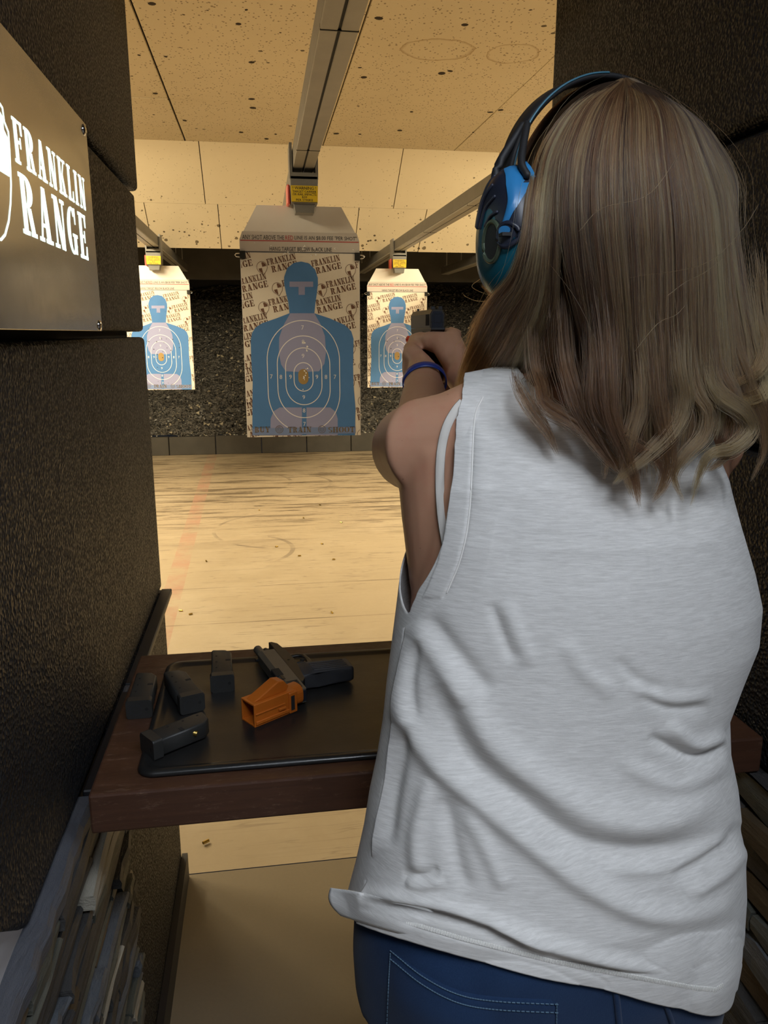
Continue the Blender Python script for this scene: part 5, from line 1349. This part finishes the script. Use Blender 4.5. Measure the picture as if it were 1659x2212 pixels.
pts = [tuple(HM @ Vector((.1130*math.cos(a), -.006, .016+.1100*math.sin(a)))) for a in np.radians(np.linspace(95, 178, 40))]
tube('band_inlay', pts, .0010, plain('pale_blue_piping', (.06, .18, .26), .35), em, 6)
# ---- hair: scalp mass plus strands laid in sheets and locks
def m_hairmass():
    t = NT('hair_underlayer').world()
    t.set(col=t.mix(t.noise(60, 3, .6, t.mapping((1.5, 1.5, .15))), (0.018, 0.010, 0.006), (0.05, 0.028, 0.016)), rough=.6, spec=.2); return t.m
def m_hair():
    m = bpy.data.materials.new('light_brown_hair'); m.use_nodes = True; nt = m.node_tree; nt.nodes.clear()
    out = nt.nodes.new('ShaderNodeOutputMaterial'); b = nt.nodes.new('ShaderNodeBsdfHairPrincipled'); b.parametrization = 'COLOR'
    hi = nt.nodes.new('ShaderNodeHairInfo')
    at_ = nt.nodes.new('ShaderNodeAttribute'); at_.attribute_name = 'tone'
    cr = nt.nodes.new('ShaderNodeValToRGB'); el = cr.color_ramp.elements
    el[0].position = 0.0; el[0].color = (0.026, 0.011, 0.006, 1); el[1].position = 1.0; el[1].color = (0.48, 0.265, 0.095, 1)
    e = cr.color_ramp.elements.new(.45); e.color = (0.118, 0.049, 0.021, 1)
    nt.links.new(at_.outputs['Fac'], cr.inputs[0]); nt.links.new(cr.outputs[0], b.inputs['Color'])
    b.inputs['Roughness'].default_value = .38; b.inputs['Radial Roughness'].default_value = .35; b.inputs['Coat'].default_value = .0
    b.inputs['IOR'].default_value = 1.5
    nt.links.new(b.outputs[0], out.inputs[0]); return m
MAT['hairmass'] = m_hairmass(); MAT['hair'] = m_hair()
NP = 34
def G(pts):
    return np.array([at(*p) for p in pts])
def guide(pts): return catmull(G(pts), NP)
CR = (1352, 168, .745)
back = [guide(g) for g in [
    [CR, (1275, 225, .715), (1228, 330, .69), (1215, 450, .68), (1222, 560, .68), (1245, 660, .685), (1268, 760, .69), (1285, 860, .685), (1305, 960, .675), (1335, 1040, .67)],
    [CR, (1300, 225, .705), (1268, 330, .68), (1262, 450, .668), (1275, 580, .668), (1290, 690, .672), (1305, 790, .675), (1318, 890, .672), (1340, 980, .666), (1365, 1060, .662)],
    [CR, (1330, 225, .70), (1312, 330, .672), (1312, 460, .66), (1325, 600, .66), (1335, 720, .664), (1345, 830, .664), (1355, 920, .662), (1370, 1010, .66), (1385, 1075, .66)],
    [CR, (1362, 225, .70), (1360, 330, .668), (1365, 460, .656), (1372, 600, .656), (1375, 720, .658), (1378, 830, .658), (1382, 930, .656), (1385, 1020, .656), (1395, 1078, .657)],
    [CR, (1395, 225, .70), (1405, 330, .668), (1415, 460, .656), (1418, 600, .656), (1418, 720, .657), (1418, 830, .656), (1415, 930, .654), (1412, 1010, .655), (1408, 1070, .656)],
    [CR, (1425, 225, .703), (1448, 330, .673), (1465, 460, .66), (1470, 600, .658), (1470, 720, .658), (1470, 830, .656), (1462, 920, .654), (1452, 1000, .654), (1450, 1050, .655)],
    [CR, (1450, 228, .71), (1488, 330, .685), (1512, 450, .672), (1522, 580, .667), (1525, 700, .665), (1528, 800, .662), (1525, 890, .658), (1505, 970, .656), (1488, 1050, .656)],
    [(1362, 168, .75), (1472, 235, .725), (1520, 330, .705), (1552, 430, .695), (1565, 560, .688), (1575, 680, .682), (1588, 790, .675), (1592, 880, .668), (1575, 950, .662), (1545, 1010, .66)],
    [(1370, 170, .76), (1490, 245, .745), (1545, 320, .735), (1582, 400, .725), (1590, 500, .715), (1605, 620, .705), (1628, 740, .695), (1645, 840, .685), (1640, 930, .675), (1600, 990, .668)],
    [(1375, 172, .77), (1500, 250, .765), (1560, 315, .76), (1596, 390, .755), (1597, 490, .745), (1618, 620, .73), (1655, 740, .715), (1680, 840, .70), (1680, 930, .69), (1650, 1010, .68)]]]
left = [guide(g) for g in [
    [(1340, 170, .765), (1240, 225, .755), (1172, 310, .75), (1143, 400, .705), (1128, 500, .690), (1100, 590, .70), (1052, 650, .735), (1018, 715, .79), (992, 785, .85), (975, 850, .92)],
    [(1342, 170, .76), (1245, 225, .745), (1182, 320, .732), (1158, 420, .70), (1146, 520, .690), (1122, 610, .702), (1075, 685, .745), (1042, 755, .795), (1012, 820, .855), (985, 890, .92)],
    [(1345, 170, .755), (1255, 228, .73), (1198, 330, .712), (1178, 440, .698), (1168, 545, .692), (1150, 640, .708), (1110, 720, .742), (1072, 790, .79), (1042, 850, .85), (1015, 900, .92)],
    [(1348, 170, .75), (1265, 228, .72), (1212, 335, .70), (1195, 450, .69), (1188, 560, .692), (1182, 655, .705), (1158, 735, .738), (1122, 805, .78), (1092, 860, .83), (1065, 910, .90)],
    [CR, (1275, 228, .714), (1224, 338, .692), (1212, 460, .683), (1208, 570, .686), (1205, 670, .70), (1188, 755, .735), (1160, 820, .765), (1130, 865, .81), (1105, 915, .87)]]]
# strands that hide the neck between the two falls, further in
inner = [guide(g) for g in [
    [(1240, 300, .72), (1215, 450, .72), (1205, 560, .725), (1200, 660, .735), (1190, 740, .75), (1180, 800, .76), (1165, 850, .77)],
    [(1280, 300, .71), (1262, 450, .71), (1255, 560, .712), (1250, 660, .718), (1240, 740, .722), (1228, 820, .722), (1222, 890, .715)],
    [(1330, 300, .70), (1320, 450, .695), (1315, 560, .698), (1310, 660, .70), (1300, 740, .70), (1290, 830, .695), (1280, 920, .69)]]]
front = []   # the far side of the head, seen only from elsewhere
for k in range(9):
    a = math.radians(-62+124*k/8); base = hrot(np.array([0, .0, .0]))
    pts = []
    for e in (80, 60, 40, 18, -4, -28):
        er = math.radians(e); rx, ry, rz = HR[0]+.012, HR[1]+.012, HR[2]+.010
        sx = math.sin(a)*math.cos(er); sy = math.cos(a)*math.cos(er)
        if abs(a) < .75 and e < 30: sx = math.copysign(max(abs(sx), .72), a if a != 0 else 1); sy = min(sy, .62)
        pts.append(hrot(np.array([rx*sx, ry*sy, rz*math.sin(er)])))
    lastp = pts[-1]; pts += [lastp+np.array([.0, .012, -.07]), lastp+np.array([-.002, .022, -.15]), lastp+np.array([-.002, .030, -.22])]
    front.append(catmull(pts, NP))
LOCKS = [([(1122, 800, .73), (1129, 840, .71), (1152, 888, .70), (1183, 934, .69), (1206, 968, .685)], 60, .007, .45),
         ([(1160, 790, .72), (1170, 834, .705), (1180, 872, .69), (1233, 907, .675), (1278, 943, .668), (1310, 979, .662), (1305, 1018, .66)], 150, .011, .5),
         ([(1225, 770, .69), (1233, 825, .68), (1251, 888, .672), (1296, 956, .662), (1342, 1006, .657), (1387, 1055, .655)], 170, .012, .45),
         ([(1290, 730, .67), (1287, 798, .664), (1283, 866, .66), (1314, 925, .655), (1369, 956, .65), (1423, 988, .648), (1434, 1030, .65)], 190, .012, .6),
         ([(1322, 740, .66), (1318, 820, .656), (1322, 900, .652), (1350, 970, .65), (1372, 1030, .65), (1380, 1078, .652)], 190, .014, .4),
         ([(1472, 730, .655), (1470, 798, .652), (1474, 866, .65), (1455, 925, .647), (1400, 975, .646), (1350, 1010, .648), (1322, 1030, .65)], 190, .012, .6),
         ([(1500, 760, .66), (1506, 843, .655), (1528, 890, .65), (1518, 943, .647), (1478, 979, .646), (1456, 1018, .648), (1476, 1066, .65)], 170, .010, .62),
         ([(1530, 770, .662), (1550, 843, .656), (1606, 888, .65), (1622, 932, .648), (1582, 965, .646), (1537, 972, .646), (1512, 1008, .648), (1491, 1076, .65)], 190, .011, .66),
         ([(1590, 740, .68), (1613, 825, .672), (1648, 905, .668), (1650, 965, .668), (1618, 1030, .668)], 110, .009, .5),
         ([(1648, 690, .70), (1656, 744, .69), (1638, 795, .68), (1596, 826, .67), (1560, 836, .665)], 150, .012, .6),
         ([(1640, 760, .69), (1664, 820, .68), (1640, 862, .672), (1590, 872, .665), (1552, 868, .66)], 120, .011, .6),
         ([(1420, 760, .654), (1420, 850, .652), (1432, 930, .649), (1445, 990, .648), (1430, 1040, .649), (1405, 1068, .652)], 160, .012, .55),
         ([(1385, 800, .655), (1380, 880, .652), (1360, 950, .649), (1352, 1000, .649), (1368, 1060, .652)], 150, .012, .55),
         ([(1560, 800, .665), (1590, 870, .657), (1600, 930, .652), (1560, 985, .650), (1520, 1000, .650)], 130, .011, .5),
         ([(1105, 560, .75), (1085, 620, .77), (1068, 590, .79), (1050, 600, .80)], 26, .006, .3),
         ([(1140, 560, .74), (1110, 630, .755), (1075, 640, .775), (1040, 612, .79)], 40, .008, .3),
         ([(1150, 580, .73), (1110, 680, .75), (1060, 720, .78), (1020, 690, .80)], 30, .008, .2),
         ([(1150, 640, .73), (1090, 740, .78), (1040, 800, .84), (1005, 835, .90), (985, 850, .95)], 160, .014, .5),
         ([(1120, 640, .75), (1065, 730, .80), (1020, 790, .87), (1000, 820, .92)], 120, .012, .4),
         ([(1210, 700, .70), (1180, 790, .73), (1140, 830, .77), (1095, 850, .82), (1050, 855, .88)], 110, .012, .5)]
def inward(P):
    d = np.stack([(HC[0]-P[:, 0]), (HC[1]-P[:, 1])+.06, np.where(P[:, 2] > HC[2]+.05, HC[2]-P[:, 2], 0)], -1); return d/np.linalg.norm(d, axis=1)[:, None]
STR, TONE, RAD = [], [], []
def add(P, tone, rad): STR.append(P); TONE.append(tone); RAD.append(rad)
def sheet_strands(gs, count, thick, clumps, jit, tone_fn, cw=.75, wave=.0025, rad=.00021, tipfade=.12, umin=0.0, umax=1.0, lens=(.86, 1.0)):
    A_ = np.stack(gs); m = len(gs); cl = np.sort(rng.uniform(umin, umax, clumps)); cd = rng.uniform(0, 1, clumps); ct = rng.normal(0, .24, clumps); cph = rng.uniform(0, 6.28, (clumps, 3)); clen = rng.uniform(*lens, clumps)
    tt = np.linspace(0, 1, NP)
    for k in range(count):
        u = rng.uniform(umin, umax); c = int(np.argmin(np.abs(cl-u+rng.normal(0, .008))))
        att = cw*np.clip((tt-.15)/.7, 0, 1); uu = np.clip(u*(1-att)+cl[c]*att, 0, 1)*(m-1)
        i = np.minimum(uu.astype(int), m-2); f = (uu-i)[:, None]; P = A_[i, np.arange(NP)]*(1-f)+A_[i+1, np.arange(NP)]*f
        dp = rng.uniform(0, 1)**1.4*thick*(1-.5*att)+cd[c]*thick*.5*att
        P = P+inward(P)*(dp*np.clip(tt/.12, .15, 1))[:, None]
        env = np.clip(tt*1.3, 0, 1)
        ph = cph[c]
        P = P+np.stack([np.sin(tt*7+ph[0])*wave+np.sin(tt*19+ph[1])*wave*.35, np.sin(tt*6+ph[2])*wave*.7, tt*0], -1)*env[:, None]
        P = P+rng.normal(0, jit, 3)*env[:, None]+np.cumsum(rng.normal(0, jit*.12, (NP, 3)), 0)
        ln = clen[c]*rng.uniform(.90, 1.0)
        if ln < 1:
            s = tt*ln*(NP-1); j = np.minimum(s.astype(int), NP-2); ff = (s-j)[:, None]; P = P[j]*(1-ff)+P[j+1]*ff
        add(P, float(np.clip(tone_fn(u)+ct[c]+rng.normal(0, .10), 0, 1)), rad*rng.uniform(.7, 1.25))
sheet_strands(back, 9000, .014, 110, .0010, lambda u: .34+.32*max(0, u-.35), .62, lens=(.74, .92))
sheet_strands(back, 3200, .004, 80, .0008, lambda u: .44+.34*max(0, u-.35), .85, lens=(.74, .94))
sheet_strands(left, 4200, .012, 44, .0014, lambda u: .62-.2*u, .55, .003)
sheet_strands(inner, 1500, .02, 20, .0016, lambda u: .16, .4)  # dark tone paints in the shade between the two falls
sheet_strands(front, 1800, .004, 30, .0012, lambda u: .4, .4)
def lock(ctrl, count, spread, tone):
    tone += rng.normal(0, .12); ctrl = [(x, y+(18*(k/(len(ctrl)-1))**2 if y > 950 else 0), d) for k, (x, y, d) in enumerate(ctrl)]
    (x1, y1, d1), (x2, y2, d2) = ctrl[0], ctrl[1]
    if count > 100: ctrl = [(x1-(x2-x1)*.3, y1-170, d1+.004), (x1-(x2-x1)*.15, y1-85, d1+.002)]+list(ctrl)
    c = guide(ctrl); tt = np.linspace(0, 1, NP)
    T = np.gradient(c, axis=0); T /= np.linalg.norm(T, axis=1)[:, None]; S_ = np.cross(T, np.array([0, 1.0, 0])); S_ /= np.linalg.norm(S_, axis=1)[:, None]
    sub = rng.uniform(-1, 1, 7)
    for k in range(count):
        a = rng.normal(0, .55); s = sub[rng.integers(7)]; a = a*.6+s*.4; d = rng.normal(0, .35)
        taper = (1-.82*tt**1.6)*1.1; tw = 1.1*tt+rng.normal(0, .15)
        o1 = (a*np.cos(tw)-d*np.sin(tw))*spread*taper; o2 = (d*np.cos(tw)+a*np.sin(tw))*spread*taper*.8
        P = c+S_*o1[:, None]+np.array([0, 1.0, 0])*o2[:, None]+np.cumsum(rng.normal(0, .00012, (NP, 3)), 0)
        P = P+np.array([0, 1.0, 0])*(.014*np.clip(1-tt/.45, 0, 1)**1.2)[:, None]+rng.normal(0, .0022, 3)*np.sin(tt*3)[:, None]
        ln = rng.uniform(.80, 1.0); a0 = rng.uniform(0, .4); s_ = (a0+(ln-a0)*tt)*(NP-1); j = np.minimum(s_.astype(int), NP-2); ff = (s_-j)[:, None]; P = P[j]*(1-ff)+P[j+1]*ff
        add(P, float(np.clip(tone+.1*s+rng.normal(0, .1), 0, 1)), .00019*rng.uniform(.7, 1.25))
for l in LOCKS: lock(*l)
# flyaways
FLY = [[(1250, 500, .66), (1300, 450, .655), (1400, 420, .65), (1470, 330, .655)], [(1160, 330, .72), (1180, 410, .70), (1230, 470, .68), (1270, 530, .665)], [(1640, 440, .70), (1600, 500, .69), (1520, 570, .655), (1360, 600, .65)],
       [(1065, 650, .80), (1030, 650, .81), (1005, 640, .82), (1000, 632, .82)], [(1060, 660, .79), (1010, 720, .82), (985, 745, .84), (978, 760, .85)], [(1080, 560, .78), (1040, 600, .79), (1020, 620, .80), (1060, 640, .79)],
       [(1130, 450, .73), (1150, 520, .71), (1240, 640, .67), (1300, 760, .66)], [(1440, 640, .65), (1480, 610, .648), (1520, 590, .65), (1560, 560, .66)], [(1370, 760, .65), (1420, 700, .648), (1460, 680, .65), (1480, 660, .652)]]
for g in FLY: add(guide(g), .95, .00016)
for k in range(300):
    src = (back, left)[rng.random() < .3]; g = src[rng.integers(len(src))]; P = g.copy(); tt = np.linspace(0, 1, NP)
    amp = rng.normal(0, .006, 3); P = P+amp*np.sin(tt*math.pi*rng.uniform(.5, 1.2))[:, None]+rng.normal(0, .004, 3); P[:, 1] -= abs(rng.normal(0, .006))*np.sin(tt*3)
    a = rng.uniform(0, .55); b = min(1, a+rng.uniform(.2, .5)); s_ = (a+(b-a)*tt)*(NP-1); j = np.minimum(s_.astype(int), NP-2); ff = (s_-j)[:, None]; P = P[j]*(1-ff)+P[j+1]*ff
    add(P, .9, .00012)
N = len(STR); POS = np.concatenate(STR).astype(np.float32); POS -= np.array(person.location, dtype=np.float32)
hc = bpy.data.hair_curves.new('hair'); hc.add_curves([NP]*N)
hc.attributes['position'].data.foreach_set('vector', POS.ravel())
tt = np.linspace(0, 1, NP); tap = (1-.8*np.clip((tt-.70)/.30, 0, 1)**1.3)*np.clip(.4+tt/.12, .4, 1)
ra = hc.attributes.get('radius') or hc.attributes.new('radius', 'FLOAT', 'POINT')
ra.data.foreach_set('value', (np.array(RAD)[:, None]*tap[None, :]).astype(np.float32).ravel())
ta = hc.attributes.new('tone', 'FLOAT', 'CURVE'); ta.data.foreach_set('value', np.array(TONE, dtype=np.float32))
hc.materials.append(MAT['hair']); hair = put(bpy.data.objects.new('hair', hc), person)
# solid under-layer: scalp cap and hanging sheets set back behind the strands
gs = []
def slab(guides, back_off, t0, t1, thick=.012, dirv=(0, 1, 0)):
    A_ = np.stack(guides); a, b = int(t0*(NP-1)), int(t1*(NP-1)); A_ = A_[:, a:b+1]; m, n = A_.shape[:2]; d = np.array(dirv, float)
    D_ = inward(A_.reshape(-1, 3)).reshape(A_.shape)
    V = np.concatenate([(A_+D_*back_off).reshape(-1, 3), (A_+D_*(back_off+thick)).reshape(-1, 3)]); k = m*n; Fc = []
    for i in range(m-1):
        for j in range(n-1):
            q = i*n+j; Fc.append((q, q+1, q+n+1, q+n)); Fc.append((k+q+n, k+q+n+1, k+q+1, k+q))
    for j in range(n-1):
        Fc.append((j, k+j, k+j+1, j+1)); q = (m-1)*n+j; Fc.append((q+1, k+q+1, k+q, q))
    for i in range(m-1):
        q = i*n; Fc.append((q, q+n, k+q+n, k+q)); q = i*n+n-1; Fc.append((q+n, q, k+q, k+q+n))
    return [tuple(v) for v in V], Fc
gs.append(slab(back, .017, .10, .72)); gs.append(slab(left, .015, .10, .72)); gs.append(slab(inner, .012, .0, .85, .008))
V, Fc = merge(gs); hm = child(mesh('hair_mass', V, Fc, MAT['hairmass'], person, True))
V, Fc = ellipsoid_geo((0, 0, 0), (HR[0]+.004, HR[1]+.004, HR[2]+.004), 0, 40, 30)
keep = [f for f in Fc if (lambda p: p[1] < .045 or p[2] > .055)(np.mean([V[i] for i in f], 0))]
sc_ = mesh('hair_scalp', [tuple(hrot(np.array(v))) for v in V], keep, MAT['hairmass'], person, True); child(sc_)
print('strands', N)
